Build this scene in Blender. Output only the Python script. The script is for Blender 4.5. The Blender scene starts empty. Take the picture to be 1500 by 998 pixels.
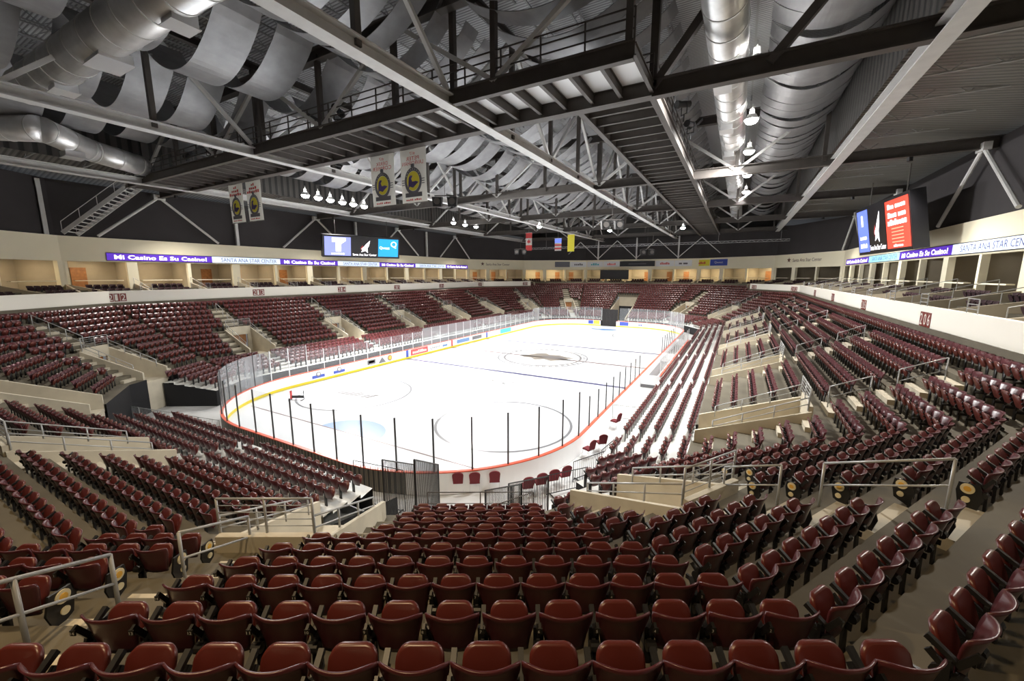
import bpy, bmesh, math, random
import numpy as np
from mathutils import Vector, Matrix

random.seed(7)
SC = bpy.context.scene
COL = SC.collection
PI = math.pi

# ------------------------------------------------------------------ camera, exposure, world
CZ = 10.0                                    # eye height above the ice
F = 588.0; PITCH = math.atan(96/588.0); YAW = math.radians(29.2)
cd = bpy.data.cameras.new('camera'); cam = bpy.data.objects.new('camera', cd); COL.objects.link(cam)
cam.location = (0, 0, CZ); cam.rotation_euler = (PI/2 - PITCH, 0, YAW)
cd.sensor_fit = 'HORIZONTAL'; cd.sensor_width = 36; cd.lens = F/1500*36; cd.clip_start = 0.05; cd.clip_end = 400
SC.camera = cam
vs = SC.view_settings
vs.view_transform = 'Standard'; vs.look = 'None'; vs.gamma = 1; vs.use_curve_mapping = False; vs.exposure = 1.75
w = bpy.data.worlds.new('world'); SC.world = w; w.use_nodes = True
bg = w.node_tree.nodes['Background']; bg.inputs[0].default_value = (0.75, 0.80, 0.9, 1); bg.inputs[1].default_value = 0.10

LAMP_W = 2850.0        # one arena floodlight
FILL_W = 1050.0         # one added fill light over the seats
SUITE_E = 14.0          # suite ceiling lights

def proj(p):
    X, Y, Z = p[0], p[1], p[2]-CZ
    x = X*math.cos(YAW)+Y*math.sin(YAW); fw = -X*math.sin(YAW)+Y*math.cos(YAW)
    c = fw*math.cos(PITCH)-Z*math.sin(PITCH); u = fw*math.sin(PITCH)+Z*math.cos(PITCH)
    if c < 0.05: return None
    return 750+F*x/c, 499-F*u/c, c

# ------------------------------------------------------------------ materials
def mat(name, col, rough=0.6, metal=0.0, spec=0.5, emis=None, es=0.0, noise=0.0, nscale=8.0, bump=0.0, coat=0.0):
    m = bpy.data.materials.new(name); m.use_nodes = True
    nt = m.node_tree; b = nt.nodes['Principled BSDF']
    b.inputs['Base Color'].default_value = (*col, 1); b.inputs['Roughness'].default_value = rough
    b.inputs['Metallic'].default_value = metal; b.inputs['Specular IOR Level'].default_value = spec
    b.inputs['Coat Weight'].default_value = coat
    if emis: b.inputs['Emission Color'].default_value = (*emis, 1); b.inputs['Emission Strength'].default_value = es
    if noise > 0 or bump > 0:
        tc = nt.nodes.new('ShaderNodeTexCoord'); n = nt.nodes.new('ShaderNodeTexNoise')
        n.inputs['Scale'].default_value = nscale; n.inputs['Detail'].default_value = 4
        nt.links.new(tc.outputs['Object'], n.inputs['Vector'])
        if noise > 0:
            r = nt.nodes.new('ShaderNodeValToRGB')
            r.color_ramp.elements[0].position = 0.3; r.color_ramp.elements[1].position = 0.7
            r.color_ramp.elements[0].color = (*[max(0, c*(1-noise)) for c in col], 1)
            r.color_ramp.elements[1].color = (*[min(1, c*(1+noise)) for c in col], 1)
            nt.links.new(n.outputs['Fac'], r.inputs['Fac']); nt.links.new(r.outputs['Color'], b.inputs['Base Color'])
        if bump > 0:
            bp = nt.nodes.new('ShaderNodeBump'); bp.inputs['Strength'].default_value = bump
            nt.links.new(n.outputs['Fac'], bp.inputs['Height']); nt.links.new(bp.outputs['Normal'], b.inputs['Normal'])
    return m

def wave_mat(name, c1, c2, axis, scale, rough=0.5, metal=0.0):
    m = mat(name, c1, rough, metal); nt = m.node_tree; b = nt.nodes['Principled BSDF']
    tc = nt.nodes.new('ShaderNodeTexCoord'); wv = nt.nodes.new('ShaderNodeTexWave')
    wv.wave_type = 'BANDS'; wv.bands_direction = axis; wv.inputs['Scale'].default_value = scale
    r = nt.nodes.new('ShaderNodeValToRGB'); r.color_ramp.elements[0].color = (*c2, 1); r.color_ramp.elements[1].color = (*c1, 1)
    r.color_ramp.elements[0].position = 0.25; r.color_ramp.elements[1].position = 0.45
    bp = nt.nodes.new('ShaderNodeBump'); bp.inputs['Strength'].default_value = 0.5; bp.inputs['Distance'].default_value = 0.05
    nt.links.new(tc.outputs['Object'], wv.inputs['Vector']); nt.links.new(wv.outputs['Fac'], r.inputs['Fac'])
    nt.links.new(r.outputs['Color'], b.inputs['Base Color']); nt.links.new(wv.outputs['Fac'], bp.inputs['Height'])
    nt.links.new(bp.outputs['Normal'], b.inputs['Normal'])
    return m

M = dict(
    seat=mat('maroon plastic', (0.078, 0.016, 0.020), 0.30, spec=0.6, noise=0.12, nscale=3),
    seatpan=mat('maroon seat pan', (0.105, 0.019, 0.014), 0.31, spec=0.6, noise=0.1, nscale=3),
    cloth=mat('maroon upholstery', (0.17, 0.02, 0.028), 0.85),
    suitecloth=mat('dark suite upholstery', (0.035, 0.012, 0.016), 0.8),
    black=mat('black plastic', (0.012, 0.012, 0.013), 0.4),
    plate=mat('number plate grey', (0.22, 0.22, 0.22), 0.5),
    digit=mat('digit white', (0.8, 0.78, 0.72), 0.6),
    badge=mat('end badge cream', (0.75, 0.66, 0.42), 0.5),
    badge2=mat('end badge gold', (0.75, 0.42, 0.06), 0.5),
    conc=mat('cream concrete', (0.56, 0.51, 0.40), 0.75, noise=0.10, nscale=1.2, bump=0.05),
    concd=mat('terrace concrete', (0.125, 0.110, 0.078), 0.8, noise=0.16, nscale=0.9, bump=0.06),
    deck=mat('pale grey platform deck', (0.62, 0.63, 0.60), 0.6, noise=0.08, nscale=1.5),
    floor=mat('arena floor', (0.62, 0.63, 0.63), 0.55, noise=0.06, nscale=0.8),
    cream=mat('cream wall paint', (0.92, 0.86, 0.66), 0.7, noise=0.02, nscale=0.5),
    white=mat('white balcony paint', (0.92, 0.89, 0.80), 0.65),
    tan=mat('suite wall tan', (0.42, 0.37, 0.28), 0.8, noise=0.05, nscale=1),
    wood=mat('door wood', (0.33, 0.14, 0.045), 0.5, noise=0.25, nscale=4),
    darkwall=mat('charcoal upper wall', (0.046, 0.042, 0.044), 0.85, noise=0.1, nscale=0.4),
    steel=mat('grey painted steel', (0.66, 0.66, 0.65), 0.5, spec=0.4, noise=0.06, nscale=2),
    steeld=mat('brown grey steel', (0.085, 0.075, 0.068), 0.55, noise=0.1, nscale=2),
    rail=mat('grey handrail paint', (0.42, 0.43, 0.43), 0.4, metal=0.3),
    alu=mat('aluminium', (0.72, 0.73, 0.74), 0.35, metal=0.5),
    duct=mat('galvanised duct', (0.80, 0.80, 0.80), 0.33, metal=0.7, noise=0.08, nscale=2),
    joist=mat('joist grey steel', (0.40, 0.40, 0.40), 0.5),
    ice=mat('ice', (0.68, 0.71, 0.74), 0.22, spec=0.35, noise=0.025, nscale=0.25),
    blue=mat('ice blue line', (0.035, 0.035, 0.12), 0.3), redl=mat('ice red line', (0.12, 0.06, 0.055), 0.3),
    crease=mat('crease blue', (0.13, 0.25, 0.48), 0.3), faint=mat('faint ice paint', (0.17, 0.175, 0.19), 0.3),
    faint2=mat('ice logo grey', (0.14, 0.135, 0.14), 0.3), tanl=mat('ice logo tan', (0.20, 0.18, 0.16), 0.3),
    board=mat('white dasher', (0.86, 0.87, 0.88), 0.4), kick=mat('yellow kick plate', (0.85, 0.68, 0.03), 0.45),
    cap=mat('red dasher cap', (0.75, 0.12, 0.06), 0.4), outerp=wave_mat('ribbed outer panel', (0.20, 0.18, 0.14), (0.05, 0.045, 0.04), 'X', 1.2),
    bpost=mat('black post', (0.02, 0.02, 0.02), 0.4),
    purple=mat('ribbon purple', (0.05, 0.01, 0.25), 0.5, emis=(0.09, 0.03, 0.42), es=.36),
    rwhite=mat('ribbon white', (0.5, 0.6, 0.8), 0.5, emis=(0.62, 0.72, 0.9), es=.36),
    rcyan=mat('ribbon pale blue', (0.3, 0.55, 0.7), 0.5, emis=(0.25, 0.58, 0.78), es=.4),
    glow=mat('lit lettering', (0.9, 0.9, 0.9), 0.5, emis=(1, 0.95, 1), es=.8),
    navy=mat('navy lettering', (0.06, 0.07, 0.22), 0.5), brown=mat('brown lettering', (0.12, 0.05, 0.03), 0.6),
    plaque=mat('maroon plaque', (0.20, 0.03, 0.02), 0.5),
    scrblue=mat('screen blue', (0.1, 0.15, 0.6), 0.4, emis=(0.13, 0.19, 0.80), es=.36),
    scrlav=mat('screen lavender', (0.15, 0.18, 0.5), 0.4, emis=(0.30, 0.34, 0.85), es=.36),
    scrcyan=mat('screen cyan', (0.0, 0.3, 0.7), 0.4, emis=(0.02, 0.33, 0.80), es=.36),
    scrred=mat('screen red', (0.7, 0.05, 0.03), 0.4, emis=(0.80, 0.07, 0.04), es=.36),
    scrblack=mat('screen black', (0.012, 0.012, 0.015), 0.35),
    redm=mat('red print', (0.62, 0.07, 0.07), 0.6), yellow=mat('yellow print', (0.80, 0.70, 0.06), 0.6),
    banner=mat('white banner cloth', (0.80, 0.79, 0.76), 0.8), violet=mat('violet print', (0.10, 0.07, 0.22), 0.6),
    greyp=mat('grey print', (0.16, 0.16, 0.18), 0.6), adblue=mat('blue advert', (0.05, 0.09, 0.45), 0.5),
    teal=mat('teal advert', (0.10, 0.50, 0.58), 0.5), curtain=mat('black curtain', (0.014, 0.014, 0.016), 0.9),
    lens=mat('floodlight lens', (1, 1, 1), 0.3, emis=(1, 0.98, 0.95), es=18.0),
    warm=mat('suite ceiling light', (1, 0.9, 0.7), 0.5, emis=(1.0, 0.80, 0.50), es=SUITE_E),
    warmdim=mat('dim suite ceiling light', (1, 0.9, 0.7), 0.5, emis=(1.0, 0.80, 0.55), es=SUITE_E*.5),
    baffle=mat('silver grey baffle cloth', (0.30, 0.30, 0.31), 0.42, metal=0.3, noise=0.12, nscale=1.5),
    roof=wave_mat('ribbed roof deck', (0.62, 0.63, 0.64), (0.28, 0.28, 0.29), 'Y', 1.6),
    roofx=wave_mat('ribbed side deck', (0.20, 0.19, 0.17), (0.10, 0.095, 0.085), 'Y', 0.9),
    clere=wave_mat('dark clerestory panel', (0.075, 0.07, 0.065), (0.02, 0.02, 0.02), 'Y', 0.45),
)
def glass_mat():
    m = bpy.data.materials.new('scuffed acrylic'); m.use_nodes = True; nt = m.node_tree
    for n in list(nt.nodes): nt.nodes.remove(n)
    out = nt.nodes.new('ShaderNodeOutputMaterial'); tr = nt.nodes.new('ShaderNodeBsdfTransparent')
    pr = nt.nodes.new('ShaderNodeBsdfPrincipled'); pr.inputs['Base Color'].default_value = (0.38, 0.40, 0.42, 1); pr.inputs['Roughness'].default_value = 0.15
    mx = nt.nodes.new('ShaderNodeMixShader'); lw = nt.nodes.new('ShaderNodeLayerWeight'); lw.inputs[0].default_value = 0.25
    ma = nt.nodes.new('ShaderNodeMath'); ma.operation = 'MULTIPLY_ADD'; ma.inputs[1].default_value = 0.25; ma.inputs[2].default_value = 0.24
    nt.links.new(lw.outputs['Fresnel'], ma.inputs[0]); nt.links.new(ma.outputs[0], mx.inputs[0])
    nt.links.new(tr.outputs[0], mx.inputs[1]); nt.links.new(pr.outputs[0], mx.inputs[2]); nt.links.new(mx.outputs[0], out.inputs[0])
    return m
M['glass'] = glass_mat()
def cloth_mat():
    m = M['banner']; nt = m.node_tree; b = nt.nodes['Principled BSDF']; out = [n for n in nt.nodes if n.type == 'OUTPUT_MATERIAL'][0]
    tr = nt.nodes.new('ShaderNodeBsdfTranslucent'); tr.inputs[0].default_value = (.85, .84, .8, 1); mx = nt.nodes.new('ShaderNodeMixShader'); mx.inputs[0].default_value = .5
    nt.links.new(b.outputs[0], mx.inputs[1]); nt.links.new(tr.outputs[0], mx.inputs[2]); nt.links.new(mx.outputs[0], out.inputs[0])
cloth_mat()

# ------------------------------------------------------------------ helpers
class MB:
    def __init__(s): s.v = []; s.f = []; s.m = []
    def add(s, vs_, fs, mi=0):
        o = len(s.v); s.v += [tuple(p) for p in vs_]; s.f += [tuple(i+o for i in f) for f in fs]; s.m += [mi]*len(fs)
    def box(s, x0, y0, z0, x1, y1, z1, mi=0):
        s.add([(x0,y0,z0),(x1,y0,z0),(x1,y1,z0),(x0,y1,z0),(x0,y0,z1),(x1,y0,z1),(x1,y1,z1),(x0,y1,z1)],
              [(3,2,1,0),(4,5,6,7),(0,1,5,4),(1,2,6,5),(2,3,7,6),(3,0,4,7)], mi)
    def hexa(s, a, b, mi=0):      # bottom quad a, top quad b
        s.add(list(a)+list(b), [(3,2,1,0),(4,5,6,7),(0,1,5,4),(1,2,6,5),(2,3,7,6),(3,0,4,7)], mi)
    def bar(s, p, q, w, h, up=(0,0,1), mi=0):
        p = Vector(p); q = Vector(q); d = (q-p).normalized(); up = Vector(up)
        if abs(d.dot(up)) > 0.98: up = Vector((1,0,0))
        x = d.cross(up).normalized()*(w/2); u = x.cross(d).normalized()*(h/2)
        a = [p-x-u, p+x-u, p+x+u, p-x+u]; b = [q-x-u, q+x-u, q+x+u, q-x+u]
        s.add(a+b, [(0,1,2,3),(7,6,5,4),(0,4,5,1),(1,5,6,2),(2,6,7,3),(3,7,4,0)], mi)
    def tube(s, p, q, r, n=8, mi=0, caps=True):
        p = Vector(p); q = Vector(q); d = (q-p).normalized(); up = Vector((0,0,1))
        if abs(d.dot(up)) > 0.98: up = Vector((1,0,0))
        x = d.cross(up).normalized(); u = x.cross(d)
        vv = []
        for c in (p, q):
            for i in range(n):
                a = 2*PI*i/n; vv.append(c+(x*math.cos(a)+u*math.sin(a))*r)
        fs = [(i, (i+1) % n, n+(i+1) % n, n+i) for i in range(n)]
        if caps: fs += [tuple(range(n-1, -1, -1)), tuple(range(n, 2*n))]
        s.add(vv, fs, mi)
    def path(s, pts, r, n=6, mi=0):
        for a, b in zip(pts[:-1], pts[1:]): s.tube(a, b, r, n, mi)
    def ibeam(s, p, q, h, w_, t=0.05, mi=0):
        p = Vector(p); q = Vector(q); u = Vector((0,0,1)); d = (q-p).normalized()
        if abs(d.dot(u)) > 0.9: s.bar(p, q, w_, h, mi=mi); return
        u = d.cross(u).cross(d).normalized()
        s.bar(p, q, t, h, mi=mi)
        s.bar(p+u*(h/2), q+u*(h/2), w_, t, mi=mi); s.bar(p-u*(h/2), q-u*(h/2), w_, t, mi=mi)
    def quad(s, a, b, c, d, mi=0): s.add([a,b,c,d], [(0,1,2,3)], mi)
    def prism(s, poly, z0, z1, mi=0):
        n = len(poly); s.add([(x,y,z0) for x,y in poly]+[(x,y,z1) for x,y in poly],
            [tuple(range(n-1,-1,-1)), tuple(range(n,2*n))]+[(i,(i+1)%n,n+(i+1)%n,n+i) for i in range(n)], mi)
    def fix(s):
        me = bpy.data.meshes.new('t'); me.from_pydata(s.v, [], s.f); bm = bmesh.new(); bm.from_mesh(me)
        bmesh.ops.recalc_face_normals(bm, faces=bm.faces[:]); s.v = [tuple(v.co) for v in bm.verts]; s.f = [tuple(v.index for v in f.verts) for f in bm.faces]
        bm.free(); bpy.data.meshes.remove(me); return s
    def build(s, name, mats, parent=None, smooth=False, loc=None, rotz=None):
        me = bpy.data.meshes.new(name)
        if not isinstance(mats, (list, tuple)): mats = [mats]
        me.from_pydata(s.v, [], s.f)
        for k in mats: me.materials.append(M[k] if isinstance(k, str) else k)
        if len(mats) > 1: me.polygons.foreach_set('material_index', s.m)
        if smooth: me.polygons.foreach_set('use_smooth', [True]*len(me.polygons))
        me.update()
        o = bpy.data.objects.new(name, me); COL.objects.link(o)
        if parent: o.parent = parent
        if loc is not None: o.location = loc
        if rotz is not None: o.rotation_euler = (0, 0, rotz)
        return o

def tag(o, label=None, cat=None, group=None, kind=None):
    if label: o['label'] = label
    if cat: o['category'] = cat
    if group: o['group'] = group
    if kind: o['kind'] = kind
    return o
def empty(name, loc, rotz=0, label=None, cat=None, group=None):
    o = bpy.data.objects.new(name, None); COL.objects.link(o); o.location = loc; o.rotation_euler = (0, 0, rotz)
    o.empty_display_size = 0.2
    return tag(o, label, cat, group)
def struct(o, label=None): o['kind'] = 'structure'; return tag(o, label)
def copy_tree(o, parent=None):
    c = o.copy(); COL.objects.link(c)
    if parent: c.parent = parent
    for ch in CH.get(o.name, []): copy_tree(ch, c)
    return c
CH = {}
def reg(root):
    for o in COL.objects:
        if o.parent: CH.setdefault(o.parent.name, [])
    for o in COL.objects:
        if o.parent and o not in CH[o.parent.name]: CH[o.parent.name].append(o)

def text(body, origin, xdir, up, width, height, m, name='lettering', parent=None, ext=0.01, bold=0.0, shear=0.0):
    if body[0] == '~':                       # lettering too blurred to read in the photograph: plain strokes
        mb = MB(); x = 0; rs = random.Random(len(body)*7+int(width*100))
        for ch in body[1:]:
            if ch == ' ': x += .5; continue
            w_ = rs.uniform(.5, .8); h_ = rs.choice((.7, 1, .75)); mb.quad((x, 0, 0), (x+w_, 0, 0), (x+w_, h_, 0), (x, h_, 0)); x += w_+.22
        mb.quad((0, 0, 0), (.01, 0, 0), (.01, 1, 0), (0, 1, 0))
        ob = mb.build(name, m); me = ob.data; bpy.data.objects.remove(ob)
        return place_text(me, origin, xdir, up, width, height, m, name, parent, ext)
    cu = bpy.data.curves.new(name, 'FONT'); cu.body = body; cu.align_x = 'LEFT'; cu.size = 1; cu.extrude = 0
    cu.resolution_u = 2; cu.offset = bold; cu.shear = shear
    ob = bpy.data.objects.new(name, cu); COL.objects.link(ob)
    me = bpy.data.meshes.new_from_object(ob)
    bpy.data.objects.remove(ob); bpy.data.curves.remove(cu)
    return place_text(me, origin, xdir, up, width, height, m, name, parent, ext)
def place_text(me, origin, xdir, up, width, height, m, name, parent, ext):
    n = len(me.vertices); a = np.zeros(n*3); me.vertices.foreach_get('co', a); a = a.reshape(-1, 3)
    mn = a.min(0); mx = a.max(0); X = Vector(xdir).normalized(); U = Vector(up).normalized(); N = X.cross(U)
    sx = width/(mx[0]-mn[0]); sy = height/(mx[1]-mn[1])
    O = Vector(origin)+N*ext
    b = np.array(O)[None]+((a[:, :1]-mn[0])*sx)*np.array(X)[None]+((a[:, 1:2]-mn[1])*sy)*np.array(U)[None]
    me.vertices.foreach_set('co', b.ravel()); me.materials.clear(); me.materials.append(M[m]); me.update()
    o = bpy.data.objects.new(name, me); COL.objects.link(o)
    if parent: o.parent = parent; o.matrix_parent_inverse = parent.matrix_basis.inverted()
    return o
def wparent(o, p):
    o.parent = p; o.matrix_parent_inverse = p.matrix_basis.inverted(); return o

# ------------------------------------------------------------------ bowl geometry
XC, YC = -20.7, 45.0
TR = 0.84
def nrm(x, y):
    l = math.hypot(x, y); return (x/l, y/l)
base = [('E', nrm(0, -1), 1.51), ('A', nrm(.492, -.870), -3.34), ('B', nrm(.857, -.515), -1.42), ('S', nrm(1, 0), 7.04)]
def mirx(seg): nm, n, c = seg; return (nm+'x', (-n[0], n[1]), c-2*XC*n[0])
def miry(seg): nm, n, c = seg; return (nm+'y', (n[0], -n[1]), c-2*YC*n[1])
seg_list = [base[0], base[1], base[2], base[3], miry(base[2]), miry(base[1]), miry(base[0]),
            mirx(miry(base[1])), mirx(miry(base[2])), mirx(base[3]), mirx(base[2]), mirx(base[1])]
SEG = {}
for i, (nm, n, c) in enumerate(seg_list):
    SEG[nm] = dict(name=nm, n=n, t=(-n[1], n[0]), c=c, prev=seg_list[i-1][0], next=seg_list[(i+1) % 12][0])
def inter(a, b, d):
    (a1, a2), c1 = a['n'], a['c']+d; (b1, b2), c2 = b['n'], b['c']+d
    det = a1*b2-a2*b1
    return ((c1*b2-a2*c2)/det, (a1*c2-c1*b1)/det)
def srange(sg, d):
    t = sg['t']; p = inter(SEG[sg['prev']], sg, d); q = inter(sg, SEG[sg['next']], d)
    return p[0]*t[0]+p[1]*t[1], q[0]*t[0]+q[1]*t[1]
def PT(sg, s, d, z):
    n, t = sg['n'], sg['t']; k = sg['c']+d
    return (n[0]*k+t[0]*s, n[1]*k+t[1]*s, z)
def dn(n): return -(n-2)*TR
def ztop(n): return CZ-3.13-.394*(n-2)
def ztr(n): return ztop(n)-0.86
D11 = dn(11)
def dR(j): return D11-.94-.775*(j-1)
def zR(j): return CZ-7.28-.165*(j-1)-.86

# aisles (s0, s1) and vomitories (s0, s1, rows 7..11) per segment, near-right quadrant first
AISLE = {k: [] for k in SEG}; VOM = {k: [] for k in SEG}
def smap(src, dst, fx, fy, s):
    p = PT(SEG[src], s, 0, 0); x, y = p[0], p[1]
    if fx: x = 2*XC-x
    if fy: y = 2*YC-y
    t = SEG[dst]['t']; return x*t[0]+y*t[1]
def put(src, lo, hi, vlo, vhi):
    for fx, fy, suf in ((0,0,''), (1,0,'x'), (0,1,'y'), (1,1,'yx')):
        dst = src+suf
        if dst not in SEG: dst = src+('y' if 'y' in suf else '')
        if dst not in SEG: continue
        if src == 'S' and suf in ('y', 'yx'): continue
        a, b = sorted((smap(src, dst, fx, fy, lo), smap(src, dst, fx, fy, hi)))
        c, e = sorted((smap(src, dst, fx, fy, vlo), smap(src, dst, fx, fy, vhi)))
        if (round(a, 2), round(b, 2)) in [(round(p, 2), round(q, 2)) for p, q in AISLE[dst]]: continue
        AISLE[dst].append((a, b)); VOM[dst].append((c, e))
put('A', -5.5, -4.05, -7.1, -2.87)
put('B', 8.15, 9.6, 6.72, 11.0)
AISLE['E'].append((-21.4, -20.0)); VOM['E'].append((-23.0, -18.3))

for yc in (20.2, 31.3, 43.4, 55.3, 67.3): AISLE['S'].append((yc-.8, yc+.8)); VOM['S'].append((yc-2.0, yc+2.6))
for yc in (21.9, 33.0, 44.3, 56.0, 67.6): AISLE['Sx'].append((-yc-.8, -yc+.8)); VOM['Sx'].append((-yc-2.3, -yc+2.3))
TUNNEL = (18.9, 23.0)     # on Ey, in its own s
def vopen(v): return (v[0]+1.15, v[1]-1.15)
FAR = ('Ay', 'Ey', 'Ayx')
def retract_span(k):
    """s-interval that the low retractable platform covers, or None"""
    if k in ('S', 'By', 'Ay', 'Ey', 'Ayx', 'Byx'): return (-1e6, 1e6)
    if k == 'B': return (7.3, 1e6)
    if k == 'E': return (-30.0, -11.3)
    if k == 'Sx': return (-1e6, 1e6)
    if k == 'Bx': return (-1e6, srange(SEG['Bx'], dR(3))[0]+4.0)
    return None
def subtract(iv, cuts):
    out = [iv]
    for a, b in cuts:
        nw = []
        for x, y in out:
            if b <= x or a >= y: nw.append((x, y)); continue
            if a > x: nw.append((x, a))
            if b < y: nw.append((b, y))
        out = nw
    return [o for o in out if o[1]-o[0] > 0.3]

# ------------------------------------------------------------------ floor, ice, terraces
b = MB(); b.box(-75, -30, -0.5, 35, 125, -0.03); struct(b.build('floor', 'floor'), 'pale grey arena floor around the rink')

RX0, RX1, RY0, RY1, RR = -34.2, -7.2, 12.0, 78.0, 9.0
def rink_path(off=0.0, step=0.45):
    x0, x1, y0, y1, r = RX0-off, RX1+off, RY0-off, RY1+off, RR+off
    pts = []
    def arc(cx, cy, a0, a1):
        k = max(3, int(abs(a1-a0)*r/step))
        for i in range(k): a = a0+(a1-a0)*i/k; pts.append((cx+r*math.cos(a), cy+r*math.sin(a)))
    def lin(ax, ay, bx, by):
        k = max(1, int(math.hypot(bx-ax, by-ay)/step))
        for i in range(k): pts.append((ax+(bx-ax)*i/k, ay+(by-ay)*i/k))
    lin(x0+r, y0, x1-r, y0); arc(x1-r, y0+r, -PI/2, 0); lin(x1, y0+r, x1, y1-r); arc(x1-r, y1-r, 0, PI/2)
    lin(x1-r, y1, x0+r, y1); arc(x0+r, y1-r, PI/2, PI); lin(x0, y1-r, x0, y0+r); arc(x0+r, y0+r, PI, 1.5*PI)
    return pts
b = MB(); b.prism(rink_path(0, 1.0), -0.02, 0.0); ice = b.build('ice_sheet', 'ice'); struct(ice, 'white ice sheet')
def flat(name, poly, m, label=None, z=0.004):
    bb = MB(); bb.add([(x, y, z) for x, y in poly], [tuple(range(len(poly)))]); o = bb.build(name, m, ice); return o
def ring(name, cx, cy, r0, r1, m, z=0.005, n=64, a0=0, a1=2*PI):
    bb = MB()
    for i in range(n):
        a = a0+(a1-a0)*i/n; c = a0+(a1-a0)*(i+1)/n
        bb.add([(cx+r0*math.cos(a), cy+r0*math.sin(a), z), (cx+r1*math.cos(a), cy+r1*math.sin(a), z),
                (cx+r1*math.cos(c), cy+r1*math.sin(c), z), (cx+r0*math.cos(c), cy+r0*math.sin(c), z)], [(0,1,2,3)])
    return bb.build(name, m, ice)
for y in (35.3, 53.0): flat('blue_line', [(RX0, y-.24), (RX1, y-.24), (RX1, y+.24), (RX0, y+.24)], 'blue')
flat('centre_line', [(RX0, 43.9), (RX1, 43.9), (RX1, 44.3), (RX0, 44.3)], 'redl')
for y in (16.2, 73.8):
    flat('goal_line', [(RX0+2.0, y-.05), (RX1-2.0, y-.05), (RX1-2.0, y+.05), (RX0+2.0, y+.05)], 'redl')
    sgn = 1 if y < 40 else -1
    cr = [(-21.2+2.6*math.cos(PI*i/12), y+sgn*2.2*math.sin(PI*i/12)) for i in range(13)]
    if sgn < 0: cr = cr[::-1]
    flat('goal_crease', cr, 'crease', z=0.003)
    for x in (-28.0, -13.3): ring('faceoff_circle', x, y+sgn*6.4, 4.5, 4.68, 'faint')
ring('centre_ring', -20.4, 44.2, 4.55, 4.8, 'faint2'); ring('centre_ring', -20.4, 44.2, 5.35, 5.55, 'faint')
bb = MB(); random.seed(3)
for i in range(44):                                      # worn lettering around the centre emblem
    a = 2*PI*i/44
    if i % 11 == 10: continue
    for k in range(2):
        aa = a+0.04*k; r0 = 4.9; r1 = 5.25 if k else 5.3
        bb.add([(-20.4+r0*math.cos(aa), 44.2+r0*math.sin(aa), .006), (-20.4+r1*math.cos(aa), 44.2+r1*math.sin(aa), .006),
                (-20.4+r1*math.cos(aa+.03), 44.2+r1*math.sin(aa+.03), .006), (-20.4+r0*math.cos(aa+.03), 44.2+r0*math.sin(aa+.03), .006)], [(0,1,2,3)])
bb.build('ring_lettering', 'faint2', ice)
howl = [(-3.4,-.4),(-2.6,.5),(-1.9,1.9),(-1.0,2.3),(-.2,1.5),(.9,1.9),(2.2,1.2),(3.5,.9),(2.6,.2),(3.6,-.5),(2.2,-.9),(1.4,-1.8),(.3,-1.2),(-.6,-2.1),(-1.5,-1.1),(-2.4,-1.3)]
flat('centre_emblem', [(-20.0+x, 44.4+y) for x, y in howl], 'tanl')
flat('centre_emblem_detail', [(-19.2+x*.45, 44.6+y*.45) for x, y in howl], 'faint2', z=0.007)
text('Public', (-23.0, 30.6, 0.0), (1, .12, 0), (.35, 1, 0), 5.0, 1.7, 'faint2', 'ice_lettering', ice, ext=0.006)
text('~mmmmm mm', (-29.5, 21.6, 0.0), (1, .1, 0), (.3, 1, 0), 3.6, 1.2, 'faint2', 'ice_lettering', ice, ext=0.006)

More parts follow.
